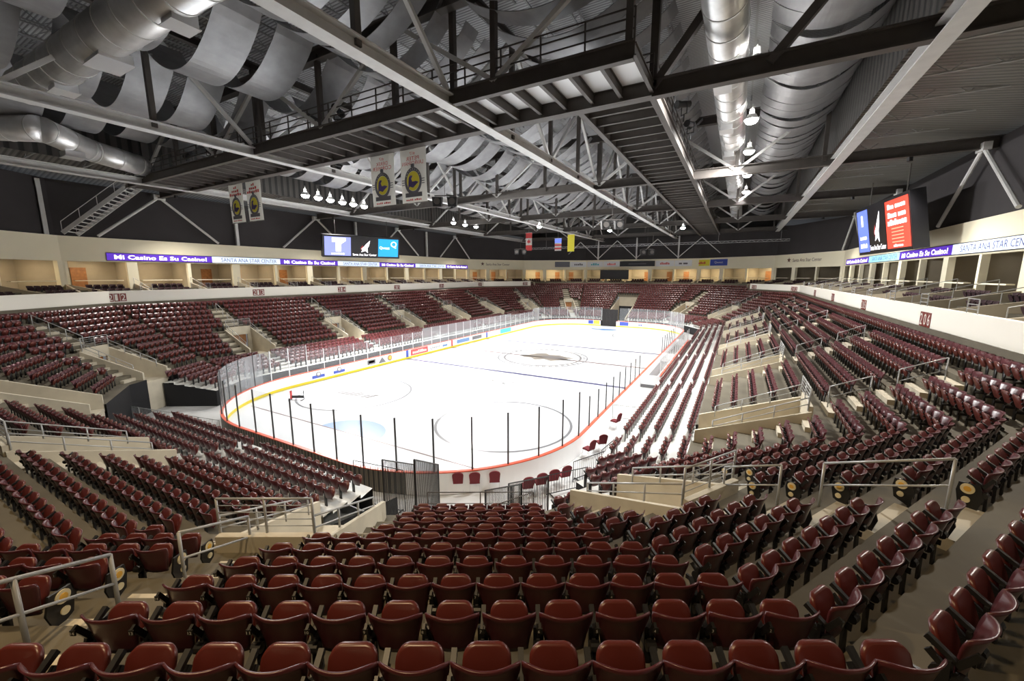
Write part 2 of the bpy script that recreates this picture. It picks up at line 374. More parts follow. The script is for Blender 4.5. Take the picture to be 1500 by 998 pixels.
def strip(b_, sg, s0, s1, da, za, db_, zb, mi=0, ext0=False, ext1=False):
    """quad between offset da(height za) and db(height zb), s clipped to the segment's mitres"""
    A0, A1 = srange(sg, da); B0, B1 = srange(sg, db_)
    a0, a1 = max(s0, A0), min(s1, A1); c0, c1 = max(s0, B0), min(s1, B1)
    if a1-a0 < 0.02 and c1-c0 < 0.02: return
    b_.add([PT(sg, a0, da, za), PT(sg, a1, da, za), PT(sg, c1, db_, zb), PT(sg, c0, db_, zb)], [(0, 1, 2, 3)], mi)
SIDE = {'E': 'near', 'A': 'near_right', 'B': 'right_front', 'S': 'right', 'By': 'right_back', 'Ay': 'far_right', 'Ey': 'far',
        'Ayx': 'far_left', 'Byx': 'left_back', 'Sx': 'left', 'Bx': 'left_front', 'Ax': 'near_left'}
for k, sg in SEG.items():
    b = MB()
    n0 = -1 if k in FAR else 1
    vcuts = [vopen(v) for v in VOM[k]]
    tun = [TUNNEL] if k == 'Ey' else []
    for n in range(n0, 12):
        d0 = dn(n)-.72; d1 = dn(n)+.12; z = ztr(n)
        if n == 11: d0 = D11-.82
        zl = ztr(n+1) if n < 11 else (zR(1) if retract_span(k) else 0)
        cuts = (vcuts if n >= 7 else []) + (tun if n >= 4 else [])
        for s0, s1 in subtract((-1e4, 1e4), cuts):
            strip(b, sg, s0, s1, d0, z, d1, z)
            strip(b, sg, s0, s1, d0, (zl if n < 11 or not retract_span(k) else 0), d0, z, 2 if n == 11 and k in ('Ax', 'Bx') else 0)
    # top wall behind last row
    d1 = dn(n0)+.12
    if k not in ('E', 'A', 'B', 'Ax'): strip(b, sg, -1e4, 1e4, d1, ztr(n0), d1, ztr(n0)+(1.1 if k not in FAR else 1.2))
    if k in ('E', 'A', 'B', 'Ax', 'Bx'): strip(b, sg, -1e4, 1e4, d1, ztr(n0)+.01, d1+3.5, ztr(n0)+.01)
    # aisle half steps
    for (a0, a1), v in zip(AISLE[k], VOM[k]+[None]*3):
        for n in range(n0+1, 12):
            if n >= 7 and v:
                spans = [(v[0]+.1, v[0]+1.1), (v[1]-1.1, v[1]-.1)]
            else: spans = [(a0, a1)]
            for s0, s1 in spans:
                dd = dn(n)+.12; zz = ztr(n); zh = ztr(n)+.197
                pts = [PT(sg, s0, dd-.30, 0), PT(sg, s1, dd-.30, 0), PT(sg, s1, dd, 0), PT(sg, s0, dd, 0)]
                b.hexa([(p[0], p[1], zz-.01) for p in pts], [(p[0], p[1], zh) for p in pts], 1)
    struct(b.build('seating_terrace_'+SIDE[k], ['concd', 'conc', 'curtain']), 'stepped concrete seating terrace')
    # retractable platform
    rs = retract_span(k)
    if rs:
        b = MB()
        for s0, s1 in subtract(rs if rs[0] > -1e5 or rs[1] < 1e5 else (-1e4, 1e4), tun):
            for j in range(1, 6):
                d0 = dR(j)-.65; d1 = dR(j)+.125
                sj = s0+(1.35*(j-1) if k == 'B' else 0)
                strip(b, sg, sj, s1, d0, zR(j), d1, zR(j))
                strip(b, sg, sj, s1, d0, (zR(j+1) if j < 5 else 0) if k != 'B' else 0, d0, zR(j), 1 if j == 5 else 0)
                if k == 'B': b.add([PT(sg, sj, d0, 0), PT(sg, sj, d1, 0), PT(sg, sj, d1, zR(j)), PT(sg, sj, d0, zR(j))], [(0,1,2,3)], 1)
            for s_ in (s0, s1):
                if abs(s_) < 1e3 and k != 'B':
                    pf = PT(sg, s_, dR(5)-.65, 0); pb = PT(sg, s_, dR(1)+.125, 0)
                    b.add([(pf[0], pf[1], 0), (pb[0], pb[1], 0), (pb[0], pb[1], zR(1)), (pf[0], pf[1], zR(5))], [(0,1,2,3)], 1)
        struct(b.build('platform_'+SIDE[k], ['deck', 'curtain']), 'pale low seating platform by the boards')

# vomitories: side walls, back wall with door, floor
vn = 0
for k, sg in SEG.items():
    for v in VOM[k]:
        a, c = vopen(v); vn += 1
        b = MB(); zf = 2.2; db7 = dn(7)+.12; df = D11-.7
        for s in (a, c):
            o_ = -.12 if s == a else .12
            q = [PT(sg, s, df, 0), PT(sg, s+o_, df, 0), PT(sg, s+o_, db7, 0), PT(sg, s, db7, 0)]
            lo = [(p[0], p[1], zf-.2) for p in q]; up = [(q[0][0], q[0][1], ztr(11)+.55), (q[1][0], q[1][1], ztr(11)+.55), (q[2][0], q[2][1], ztr(7)+.55), (q[3][0], q[3][1], ztr(7)+.55)]
            b.hexa(lo, up)
        q = [PT(sg, a, df, 0), PT(sg, c, df, 0), PT(sg, c, db7+1.5, 0), PT(sg, a, db7+1.5, 0)]
        b.hexa([(p[0], p[1], 0) for p in q], [(p[0], p[1], zf) for p in q])
        # back wall over door, door jambs, dark wood door
        m_ = (a+c)/2; hw = .8
        for s0, s1, z0, z1 in ((a, m_-hw, zf, ztr(6)+.35), (m_+hw, c, zf, ztr(6)+.35), (m_-hw, m_+hw, zf+1.75, ztr(6)+.35)):
            q = [PT(sg, s0, db7-.1, 0), PT(sg, s1, db7-.1, 0), PT(sg, s1, db7+.05, 0), PT(sg, s0, db7+.05, 0)]
            b.hexa([(p[0], p[1], z0) for p in q], [(p[0], p[1], z1) for p in q])
        q = [PT(sg, m_-hw, db7+.25, 0), PT(sg, m_+hw, db7+.25, 0), PT(sg, m_+hw, db7+.3, 0), PT(sg, m_-hw, db7+.3, 0)]
        b.hexa([(p[0], p[1], zf) for p in q], [(p[0], p[1], zf+1.75) for p in q], 1)
        struct(b.build('wall_entrance_%d' % vn, ['conc', 'wood']), 'cream parapet walls of a seating entrance')

# far tunnel (zamboni gate)
sg = SEG['Ey']; b = MB()
for s in TUNNEL:
    q = [PT(sg, s-.1, dR(5)-.6, 0), PT(sg, s+.1, dR(5)-.6, 0), PT(sg, s+.1, dn(4)+1.5, 0), PT(sg, s-.1, dn(4)+1.5, 0)]
    b.hexa(q, [(q[0][0], q[0][1], 1.6), (q[1][0], q[1][1], 1.6), (q[2][0], q[2][1], ztr(4)), (q[3][0], q[3][1], ztr(4))], 1)
q = [PT(sg, TUNNEL[0], dn(4)+.2, 0), PT(sg, TUNNEL[1], dn(4)+.2, 0), PT(sg, TUNNEL[1], dn(4)+.4, 0), PT(sg, TUNNEL[0], dn(4)+.4, 0)]
b.hexa([(p[0], p[1], 3.2) for p in q], [(p[0], p[1], ztr(3)) for p in q], 1)
b.hexa([(p[0], p[1], 0) for p in q], [(p[0], p[1], 3.2) for p in q], 0)
struct(b.build('wall_tunnel', ['curtain', 'tan']), 'dark vehicle tunnel at the far end')

t = empty('gate_curtain', (0, 0, 0), 0, 'dark barred curtain filling the gap in the far glass', 'curtain')
b = MB(); b.box(-23.4, 78.35, 0, -20.1, 78.45, 3.3); b.build('cloth', 'curtain', t); b = MB()
for i in range(13): b.tube((-23.4+3.3*i/12, 78.28, 0), (-23.4+3.3*i/12, 78.28, 3.5), .03, 6)
b.build('bars', 'steeld', t)

# ------------------------------------------------------------------ balcony fascia, suites, upper walls, roof shell
def ringwall(name, segs, d0, d1, z0, z1, m, label=None, top=True):
    b = MB()
    for k in segs:
        sg = SEG[k]
        strip(b, sg, -1e4, 1e4, d0, z0, d0, z1)
        strip(b, sg, -1e4, 1e4, d1, z0, d1, z1)
        strip(b, sg, -1e4, 1e4, d0, z1, d1, z1); strip(b, sg, -1e4, 1e4, d0, z0, d1, z0)
    return struct(b.build(name, m), label)
DF = 1.25; DH = 6.4; ZF0, ZF1 = 7.2, 8.45; ZFL = 8.6
ringwall('wall_balcony_right', ['S', 'By'], DF, DF+.25, ZF0, ZF1, 'white', 'white balcony front with section numbers')
ringwall('wall_balcony_left', ['Byx', 'Sx', 'Bx', 'Ax'], DF, DF+.25, ZF0+.08, ZF1+.1, 'white', 'white balcony front along the left stands')
ringwall('wall_ledge_far', list(FAR), 3.0, 3.3, 7.95, 8.25, 'steel', 'grey concourse ledge above far seats')
ringwall('wall_balcony_near', ['B'], DF+1.5, DF+1.75, ZF0-.8, ZF1, 'white')
ring_all = ['S', 'By', 'Ay', 'Ey', 'Ayx', 'Byx', 'Sx', 'Bx', 'Ax']
ring_right = ['S', 'By']; ring_far = ['Ay', 'Ey', 'Ayx']; ring_left = ['Byx', 'Sx', 'Bx', 'Ax']
for nm, ss in (('right', ['B']+ring_right), ('far', ring_far), ('left', ring_left)):
    ringwall('wall_header_'+nm, ss, DH, DH+.3, 11.3, 13.6, 'cream', 'cream wall above the suites')
    ringwall('wall_upper_'+nm, ss, DH+.3, DH+.5, 13.6, 18.6, 'darkwall', 'charcoal upper wall')
    ringwall('wall_suite_back_'+nm, ss, DH+4.2, DH+4.4, 7.9, 12, 'tan', 'tan back wall of the suites')
    b = MB()
    for k in ss:
        sg = SEG[k]
        strip(b, sg, -1e4, 1e4, DH-.4, ZFL, DH+4.3, ZFL); strip(b, sg, -1e4, 1e4, DH+.3, 11.6, DH+4.3, 11.6)
        d0, z0 = (3.0 if k in FAR else DF+.2), 7.5
        for i in range(3):
            d1 = d0+(DH-.4-d0)/3; z1 = z0+(ZFL-7.5)/3
            strip(b, sg, -1e4, 1e4, d0, z0+(.3 if i == 0 else 0), d1, z0+(.3 if i == 0 else 0)); strip(b, sg, -1e4, 1e4, d1, z0, d1, z1)
            d0, z0 = d1, z1
        strip(b, sg, -1e4, 1e4, d0, z0, d0+.2, z0)
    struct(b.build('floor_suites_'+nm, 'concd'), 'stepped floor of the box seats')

# columns, partitions, doors, drink rails
suite_s = {}
for k, sg in SEG.items():
    if k in ('E', 'A', 'B', 'Ax'): continue
    s0, s1 = srange(sg, DH); L = s1-s0; n = max(1, round(L/4.85)); suite_s[k] = [s0+L*i/n for i in range(n+1)]
for grp, ss in (('right', ring_right), ('far', ring_far), ('left', ['Byx', 'Sx', 'Bx'])):
    bc = MB(); bp = MB(); br = MB(); bd = MB(); bl = MB()
    for k in ss:
        sg = SEG[k]; S_ = suite_s[k]
        for i, s in enumerate(S_):
            wd = .42 if i % 2 == 0 else .16
            q = [PT(sg, s-wd, DH-.05, 0), PT(sg, s+wd, DH-.05, 0), PT(sg, s+wd, DH+.35, 0), PT(sg, s-wd, DH+.35, 0)]
            bc.hexa([(p[0], p[1], ZFL-.3) for p in q], [(p[0], p[1], 11.3) for p in q])
            q = [PT(sg, s-.08, DH+.3, 0), PT(sg, s+.08, DH+.3, 0), PT(sg, s+.08, DH+4.2, 0), PT(sg, s-.08, DH+4.2, 0)]
            bp.hexa([(p[0], p[1], ZFL) for p in q], [(p[0], p[1], 11.6) for p in q])
            dF = DF+.3 if k not in FAR else 3.4
            q = [PT(sg, s-.08, dF, 0), PT(sg, s+.08, dF, 0), PT(sg, s+.08, DH, 0), PT(sg, s-.08, DH, 0)]
            bp.hexa([(p[0], p[1], 7.5) for p in q], [(q[0][0], q[0][1], 8.25), (q[1][0], q[1][1], 8.25), (q[2][0], q[2][1], 9.15), (q[3][0], q[3][1], 9.15)])
            if i == len(S_)-1: continue
            e = S_[i+1]
            q = [PT(sg, s+.9, DH-.3, 0), PT(sg, e-.6, DH-.3, 0), PT(sg, e-.6, DH+.05, 0), PT(sg, s+.9, DH+.05, 0)]
            br.hexa([(p[0], p[1], 9.42) for p in q], [(p[0], p[1], 9.5) for p in q])
            dsx = s+.9 if (i % 3) else s+2.4
            q = [PT(sg, dsx, DH+4.1, 0), PT(sg, dsx+1.15, DH+4.1, 0), PT(sg, dsx+1.15, DH+4.19, 0), PT(sg, dsx, DH+4.19, 0)]
            if i % 4 != 3: bd.hexa([(p[0], p[1], ZFL) for p in q], [(p[0], p[1], ZFL+2.15) for p in q])
            lw_ = .9 if (i*7+len(k)) % 3 else .35
            m_ = (s+e)/2
            q = [PT(sg, m_-lw_, DH+1.6, 0), PT(sg, m_+lw_, DH+1.6, 0), PT(sg, m_+lw_, DH+2.4, 0), PT(sg, m_-lw_, DH+2.4, 0)]
            bl.hexa([(p[0], p[1], 11.5) for p in q], [(p[0], p[1], 11.56) for p in q])
    struct(bc.build('trim_1_'+grp, 'cream'), 'cream columns between suites')
    struct(bp.build('wall_partition_'+grp, 'tan'), 'tan partitions between suites')
    struct(br.build('trim_2_'+grp, 'cream'), 'pale drink rails of the suites')
    struct(bd.build('door_1_'+grp, 'wood'), 'wooden suite doors')
    if grp != 'right': struct(bl.build('ceiling_light_panels_'+grp, 'warm' if grp == 'far' else 'warmdim'), 'warm ceiling lights inside the suites')

# near side shell behind the camera
b = MB(); b.box(-75, -10.4, 0, 22, -10, 24); struct(b.build('wall_near', 'darkwall'), 'dark wall behind the near stands')
# low side roofs, clerestory, high roof
ZC = 18.0; HX0, HX1 = -46.6, 5.3
b = MB()
b.add([(HX1, -10, 20.2), (HX1, 120, 20.2), (16.5, 120, 18.5), (16.5, -10, 18.5)], [(0,1,2,3)])
b.add([(HX0, -10, 20.2), (HX0, 120, 20.2), (-58.2, 120, 18.5), (-58.2, -10, 18.5)], [(0,1,2,3)])
struct(b.build('ceiling_side', 'roofx'), 'ribbed deck of the low side roofs')
b = MB(); b.quad((HX1, -10, 19.0), (HX1, 120, 19.0), (HX1, 120, 24.5), (HX1, -10, 24.5)); b.quad((HX0, -10, 19.0), (HX0, 120, 19.0), (HX0, 120, 24.5), (HX0, -10, 24.5))
b.quad((HX0, 99, 13.6), (HX1, 99, 13.6), (HX1, 99, 24.5), (HX0, 99, 24.5))
struct(b.build('wall_clerestory', 'clere'), 'dark ribbed clerestory walls')
b = MB(); b.box(HX0, -10, 24.5, HX1, 120, 24.7); struct(b.build('ceiling', 'roof'), 'ribbed metal roof deck')

# ------------------------------------------------------------------ roof steel
TX = [5.5, -12.8, -29.4, -47.0]; TY = [3.1, 20.5, 38.8, 55.0, 72.0, 89.0]
ZT = 23.7
def webbing(t, p0, p1, step, zb, zt, wv=.26, wd=.2):
    p0 = Vector(p0); p1 = Vector(p1); L = (p1-p0).length; n = max(2, round(L/step)); d = (p1-p0)/n
    for i in range(n+1):
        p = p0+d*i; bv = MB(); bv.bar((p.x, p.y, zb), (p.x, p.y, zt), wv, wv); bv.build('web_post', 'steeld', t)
        if i < n:
            q = p+d; bv = MB()
            if i % 2 == 0: bv.bar((p.x, p.y, zb), (q.x, q.y, zt), wd, wd)
            else: bv.bar((p.x, p.y, zt), (q.x, q.y, zb), wd, wd)
            bv.build('web_diagonal', 'steel', t)
tl = ['long roof truss over the right stands', 'long roof truss passing right of the hanging banners', 'long roof truss over the left part of the ice', 'long roof truss above the left stands']
for i, x in enumerate(TX):
    t = empty('roof_truss', (0, 0, 0), 0, 'grey steel '+tl[i], 'roof truss')
    b = MB(); b.ibeam((x, -9, ZC+.2), (x, 98, ZC+.2), .5, .62, .06); b.build('bottom_chord', 'steel', t)
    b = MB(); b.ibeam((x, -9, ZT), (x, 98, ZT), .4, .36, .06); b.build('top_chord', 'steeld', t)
    if i in (1, 2): webbing(t, (x, -6, 0), (x, 98, 0), 5.8, ZC+.2, ZT)
gl = ['nearest to the camera, overhead', 'along the back edge of the lighting catwalk', 'second beyond the catwalk', 'third beyond the catwalk', 'fourth beyond the catwalk', 'farthest, before the far wall']
for i, y in enumerate(TY):
    t = empty('cross_girder', (0, 0, 0), 0, 'grey steel cross girder, '+gl[i], 'roof girder')
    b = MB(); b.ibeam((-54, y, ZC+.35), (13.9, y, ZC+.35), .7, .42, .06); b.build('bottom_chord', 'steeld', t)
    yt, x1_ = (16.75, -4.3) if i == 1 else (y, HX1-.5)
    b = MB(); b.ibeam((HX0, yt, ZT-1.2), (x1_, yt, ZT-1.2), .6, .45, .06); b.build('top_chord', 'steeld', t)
    webbing(t, (HX0+.4, yt, 0), (x1_, yt, 0), 5.7, ZC+.35 if i != 1 else ZC+.6, ZT-1.2)
    if i == 1:
        for a_, c_ in (((-4.1, y, ZC+.4), (.4, y, 24.2)), ((5.2, y, 24.2), (.4, y, ZC+.4)), ((-4.1, y, ZC+.4), (-4.1, y, 24.2))):
            b = MB(); b.bar(a_, c_, .34, .34); b.build('web_diagonal', 'steeld', t)
# open web joists under the high roof and the side roofs
def joist_mesh(L, h=.7, step=.9, along='Y'):
    b = MB(); n = int(L/step)
    b.bar((0, 0, h), (0, L, h), .10, .06); b.bar((0, 0, 0), (0, L, 0), .10, .06)
    for i in range(n):
        z0, z1 = (0, h) if i % 2 == 0 else (h, 0)
        b.bar((0, i*step, z0), (0, (i+1)*step, z1), .035, .035)
    return b
j0 = joist_mesh(16.6).build('roof_joist', 'joist')
k_ = 0; jl = {0: 'front', 1: 'second', 2: 'third', 3: 'fourth', 4: 'far'}
for xi in range(24):
    x = HX0+1.2+xi*2.15
    for yi in range(5):
        o = j0 if k_ == 0 else j0.copy()
        if k_: COL.objects.link(o)
        k_ += 1
        o.location = (x, TY[yi]+.35, 23.6)
        tag(o, 'open web steel joist under the high roof deck, %s bay from the camera' % jl[yi], 'roof joist', 'roof joists of the %s bay' % jl[yi])
j1 = joist_mesh(8.0).build('side_roof_joist', 'joist'); k_ = 0
for sx in (1, -1):
    for yi in range(26):
        y = 4+yi*3.4
        if any(abs(y-t_) < .5 for t_ in TY): continue
        o = j1 if k_ == 0 else j1.copy()
        if k_: COL.objects.link(o)
        k_ += 1
        o.location = (6.0 if sx > 0 else -47.4, y, 19.35); o.rotation_euler = (0, 0, -PI/2 if sx > 0 else PI/2)
        sd = 'right' if sx > 0 else 'left'
        tag(o, 'grey open web joist under the low roof above the %s stands' % sd, 'roof joist', 'side roof joists on the %s' % sd)
# wall braces: inverted V struts on the charcoal walls
for sx, X_ in ((1, 13.1), (-1, -54.3)):
    for i, y in enumerate((20.5, 38.8, 55.0, 72.0)):
        b = MB(); b.tube((X_, y, 18.1), (X_, y-5.2, 13.7), .13, 8); b.tube((X_, y, 18.1), (X_, y+5.2, 13.7), .13, 8); b.bar((X_, y-.5, 18.1), (X_, y+.5, 18.1), .4, .5)
        o = b.build('wall_brace', 'steel')
        tag(o, 'grey inverted V brace on the %s charcoal wall, %s from the camera' % ('right' if sx > 0 else 'left', ['nearest', 'second', 'third', 'farthest'][i]), 'brace')
for i in range(7):
    x = -48+i*9.0
    b = MB(); b.bar((x, 96.2, 13.6), (x, 96.2, 18.4), .28, .28); b.tube((x, 96.1, 13.8), (x+4.5, 96.1, 17.9), .09, 6); b.tube((x+4.5, 96.1, 17.9), (x+9, 96.1, 13.8), .09, 6)
    tag(b.build('wall_column', 'steel'), 'grey steel post with V brace on the far charcoal wall', 'column', 'posts on the far wall')
for i, y in enumerate((12, 28.0, 46, 63)):
    b = MB(); b.bar((-54.6, y, 13.6), (-54.6, y, 18.4), .3, .3)
    tag(b.build('wall_column', 'steel'), 'pale steel post on the left charcoal wall', 'column', 'posts on the left wall')

# sound baffles: sagging cloth strips hung across each roof bay
def baffle_mesh(span, width, sag, n=26):
    b = MB(); vv = []
    for i in range(n+1):
        u = i/n; x = u*span; z = -sag*math.sin(PI*u)**.8
        for y in (0, width): vv.append((x, y, z))
    for i in range(n+1):
        u = i/n; x = u*span; z = -sag*math.sin(PI*u)**.8+.03
        for y in (0, width): vv.append((x, y, z))
    m_ = 2*(n+1); fs = []
    for i in range(n):
        a = 2*i; fs += [(a, a+1, a+3, a+2), (m_+a+2, m_+a+3, m_+a+1, m_+a), (a, a+2, m_+a+2, m_+a), (a+1, m_+a+1, m_+a+3, a+3)]
    b.add(vv, fs); return b
spans = [(.4, 4.7, 1.3, 1.2, 'beside the right clerestory wall', 1.5), (-12.2, 8.6, 1.15, 1.9, 'over the right half of the ice', 1.8), (-20.9, 7.9, 1.15, 1.9, 'over the middle of the ice', 1.8),
         (-29.0, 7.8, 2.0, 2.3, 'over the left middle of the ice', 2.9), (-37.6, 7.8, 2.0, 2.3, 'over the left boards', 2.9), (-46.3, 8.2, 2.0, 2.2, 'above the left stands', 2.9)]
random.seed(11)
for si, (x, sp, wd, sag, where, pitch) in enumerate(spans):
    p0 = baffle_mesh(sp, wd, sag).build('sound_baffle', 'baffle')
    nn = int(88/pitch)
    for i in range(nn):
        o = p0 if i == 0 else p0.copy()
        if i: COL.objects.link(o)
        o.location = (x, 2.2+i*pitch+random.uniform(-.12, .12), 22.6 if si else 22.0); o.scale = (1, 1, random.uniform(.85, 1.15)); o.rotation_euler = (0, 0, random.uniform(-.03, .03))
        tag(o, 'silver grey sagging sound baffle in the row '+where, 'baffle', 'sound baffles '+where)

# ducts
def duct(name, pts, r, label, boxes=()):
    t = empty(name, (0, 0, 0), 0, label, 'air duct')
    b = MB(); s_ = MB()
    for a, c in zip(pts[:-1], pts[1:]):
        a = Vector(a); c = Vector(c); b.tube(a, c, r, 28)
        L = (c-a).length; n = int(L/1.7); d = (c-a).normalized()
        for i in range(n+1):
            p = a+d*(i*1.7+.2); s_ = MB(); s_.tube(p-d*.035, p+d*.035, r+.03, 28); s_.build('seam_ring', 'steel', t)
    b.build('duct_pipe', 'duct', t, smooth=True)
    for (x, y, z, sx, sy, sz) in boxes:
        q = MB(); q.box(x-sx, y-sy, z-sz, x+sx, y+sy, z+sz); q.box(x-sx-.06, y-sy-.06, z-sz-.04, x+sx+.06, y+sy+.06, z-sz); q.build('diffuser', 'alu', t)
    return t
duct('air_duct', [(-1.3, 2, 20.6), (-1.3, 86, 20.6)], .85, 'big round silver duct running to the far end, right of the catwalk',
     [(-1.5, 25+7*i, 19.7, .35, .45, .25) for i in range(8)])
duct('air_duct', [(-14.0, 8.9, 20.8), (-36.5, 8.3, 20.6)], .9, 'big round silver duct crossing the upper left corner',
     [(-20, 9.0, 19.9, .45, .45, .25), (-26.5, 8.8, 19.9, .9, .6, .2), (-32, 8.6, 19.8, .5, .45, .25)])
duct('air_duct', [(-45.6, 6.6, 19.6), (-40.9, 9.6, 19.5), (-43.6, 12.6, 19.3), (-45.4, 16.3, 19.2)], .8, 'silver elbow duct behind the leftmost roof beam',
     [(-42.4, 11.3, 18.5, .6, .5, .2)])

# ------------------------------------------------------------------ catwalks
def catwalk(name, label, x0, x1, y0, y1, along):
    t = empty(name, (0, 0, 0), 0, label, 'catwalk')
    z = ZC
    b = MB()
    if along == 'X':
        for y in (y0, y1): b.ibeam((x0, y, z+.32), (x1, y, z+.32), .64, .30, .05)
        g = MB(); g.box(x0, y0+.1, z+.62, x1, y1-.1, z+.66)
        j = MB(); n = int((x1-x0)/1.35)
        for i in range(n+1): xx = x0+(x1-x0)*i/n; j.ibeam((xx, y0, z+.36), (xx, y1, z+.36), .42, .16, .04)
    else:
        for x in (x0, x1): b.ibeam((x, y0, z+.32), (x, y1, z+.32), .64, .30, .05)
        g = MB(); g.box(x0+.1, y0, z+.62, x1-.1, y1, z+.66)
        j = MB(); n = int((y1-y0)/1.35)
        for i in range(n+1): yy = y0+(y1-y0)*i/n; j.ibeam((x0, yy, z+.36), (x1, yy, z+.36), .42, .16, .04)
    b.build('edge_beams', 'steeld', t); g.build('floor_panels', 'board', t); j.build('cross_joists', 'steeld', t)
    r = MB(); zz = z+.64
    sides = [((x0, y0), (x1, y0)), ((x0, y1), (x1, y1))] if along == 'X' else [((x0, y0), (x0, y1)), ((x1, y0), (x1, y1))]
    for (ax, ay), (bx, by) in sides:
        L = math.hypot(bx-ax, by-ay); n = int(L/1.9)
        for h in (.42, .8, 1.15): r.bar((ax, ay, zz+h), (bx, by, zz+h), .05, .05)
        for i in range(n+1): px, py = ax+(bx-ax)*i/n, ay+(by-ay)*i/n; r.bar((px, py, zz-.5), (px, py, zz+1.15), .06, .06)
    r.build('guard_rail', 'steeld', t)
catwalk('lighting_catwalk', 'dark steel catwalk crossing above the seats, with pale floor panels', -50.5, -4.1, 16.7, 20.3, 'X')
catwalk('lighting_catwalk', 'dark steel catwalk running lengthwise toward the far end', -7.6, -4.1, 20.5, 93, 'Y')
# followspots and speakers on the catwalk
def spotlight_fix(x, y, z, label, rz):
    t = empty('followspot', (x, y, z), rz, label, 'spotlight')
    b = MB(); b.tube((0, -.35, 0), (0, .4, -.12), .17, 14); b.tube((0, .4, -.12), (0, .55, -.14), .21, 14); b.build('lamp_barrel', 'black', t)
    b = MB(); b.bar((-.22, 0, -.05), (-.22, 0, -.6), .04, .04); b.bar((.22, 0, -.05), (.22, 0, -.6), .04, .04); b.bar((-.24, 0, -.6), (.24, 0, -.6), .05, .05); b.bar((0, 0, -.6), (0, 0, -1.0), .06, .06); b.build('yoke', 'black', t)
for i, (x, y) in enumerate([(-24.0, 17.4), (-21.5, 17.3), (-31.5, 17.3), (-36.5, 17.4), (-39.8, 17.4), (-3.6, 23.5), (-3.5, 26.5), (-3.5, 30)]):
    spotlight_fix(x, y, ZC+1.7, ['black stage spotlight above the catwalk rail, nearer the long truss', 'black stage spotlight clamped beside the catwalk post at top centre', 'black stage spotlight on the left half of the catwalk',
        'black stage spotlight left of the banners', 'leftmost black stage spotlight on the crossing catwalk', 'black stage spotlight on the lengthwise catwalk, nearest the corner', 'middle black stage spotlight of the three on the lengthwise catwalk', 'farthest black stage spotlight of the three on the lengthwise catwalk'][i], .4*i)
for i, (x, y, z) in enumerate([(-22.9, 29, 16.3), (-11.2, 40, 14.8), (-33, 62, 13.9), (-12.8, 66, 13.5)]):
    t = empty('speaker_cluster', (x, y, z), .5, 'black hanging loudspeaker cluster, %s' % ['right of the lettered banners', 'under the right roof bay beyond the ice circle', 'farthest on the left above the far corner', 'farthest on the right of the yellow flag'][i], 'loudspeaker')
    for a in (-.5, .5):
        b = MB(); b.hexa([(a*1.3-.35, -.3, -.45), (a*1.3+.35, -.3, -.45), (a*1.3+.35, .35, -.35), (a*1.3-.35, .35, -.35)], [(a*1.3-.42, -.4, .35), (a*1.3+.42, -.4, .35), (a*1.3+.42, .4, .45), (a*1.3-.42, .4, .45)]); b.build('speaker_box', 'black', t)
        b = MB(); b.tube((a*1.3, -.36, 0), (a*1.3, -.42, 0), .27, 14); b.build('speaker_cone', 'steeld', t)
    b = MB(); b.tube((0, 0, .4), (0, 0, 18.05-z), .02, 5); b.bar((-.9, 0, .5), (.9, 0, .5), .08, .08); b.build('hanger', 'steeld', t)

# stairs from the left end of the catwalk
t = empty('catwalk_stair', (0, 0, 0), 0, 'grey steel stair dropping from the catwalk to the left cream wall', 'stair')
A_ = Vector((-50.6, 17.6, ZC+.5)); B_ = Vector((-54.2, 13.4, 13.75))
b = MB(); off = Vector((.75, -.65, 0))
for o_ in (-1, 1): b.bar(A_+off*o_, B_+off*o_, .08, .34)
b.build('stringer', 'steel', t); b = MB()
for i in range(16):
    p = A_.lerp(B_, (i+.5)/16); b.bar(p-off, p+off, .26, .05)
b.build('tread', 'steel', t)
b = MB()
for o_ in (-1, 1):
    b.tube(A_+off*o_+Vector((0, 0, 1)), B_+off*o_+Vector((0, 0, 1)), .03, 6)
    for i in range(5): p = A_.lerp(B_, i/4)+off*o_; b.tube(p, p+Vector((0, 0, 1)), .025, 6)
b.build('hand_rail', 'steel', t)

# floodlights over the ice
def flood(x, y, z, label, group, aim):
    t = empty('floodlight', (x, y, z), 0, label, 'floodlight', group)
    b = MB()
    for (z0, r0, z1, r1) in ((0, .40, .30, .24), (.30, .14, .62, .14)):
        n = 16; vv = [(r0*math.cos(2*PI*i/n), r0*math.sin(2*PI*i/n), z0) for i in range(n)]+[(r1*math.cos(2*PI*i/n), r1*math.sin(2*PI*i/n), z1) for i in range(n)]
        b.add(vv, [(i, (i+1) % n, n+(i+1) % n, n+i) for i in range(n)])
    b.bar((0, 0, .6), (0, 0, .9), .05, .05); b.build('lamp_housing', 'steel', t, smooth=True)
    b = MB(); n = 16; V = []
    for rr, zz in ((.37, .04), (.34, -.10), (.24, -.20), (.08, -.25)): V += [(rr*math.cos(2*PI*i/n), rr*math.sin(2*PI*i/n), zz) for i in range(n)]
    b.add(V, [(l*n+i, (l+1)*n+i, (l+1)*n+(i+1) % n, l*n+(i+1) % n) for l in range(3) for i in range(n)]+[tuple(range(4*n-1, 3*n-1, -1))]); b.build('lamp_lens', 'lens', t, smooth=True)
    ld = bpy.data.lights.new('floodlight_beam', 'SPOT'); ld.energy = LAMP_W; ld.spot_size = math.radians(118); ld.spot_blend = .5; ld.shadow_soft_size = .3; ld.color = (1, .985, .96)
    lo = bpy.data.objects.new('floodlight_beam', ld); COL.objects.link(lo); lo.parent = t; lo.location = (0, 0, -.62)
    d = Vector(aim)-Vector((x, y, z)); lo.rotation_euler = d.to_track_quat('-Z', 'Y').to_euler()
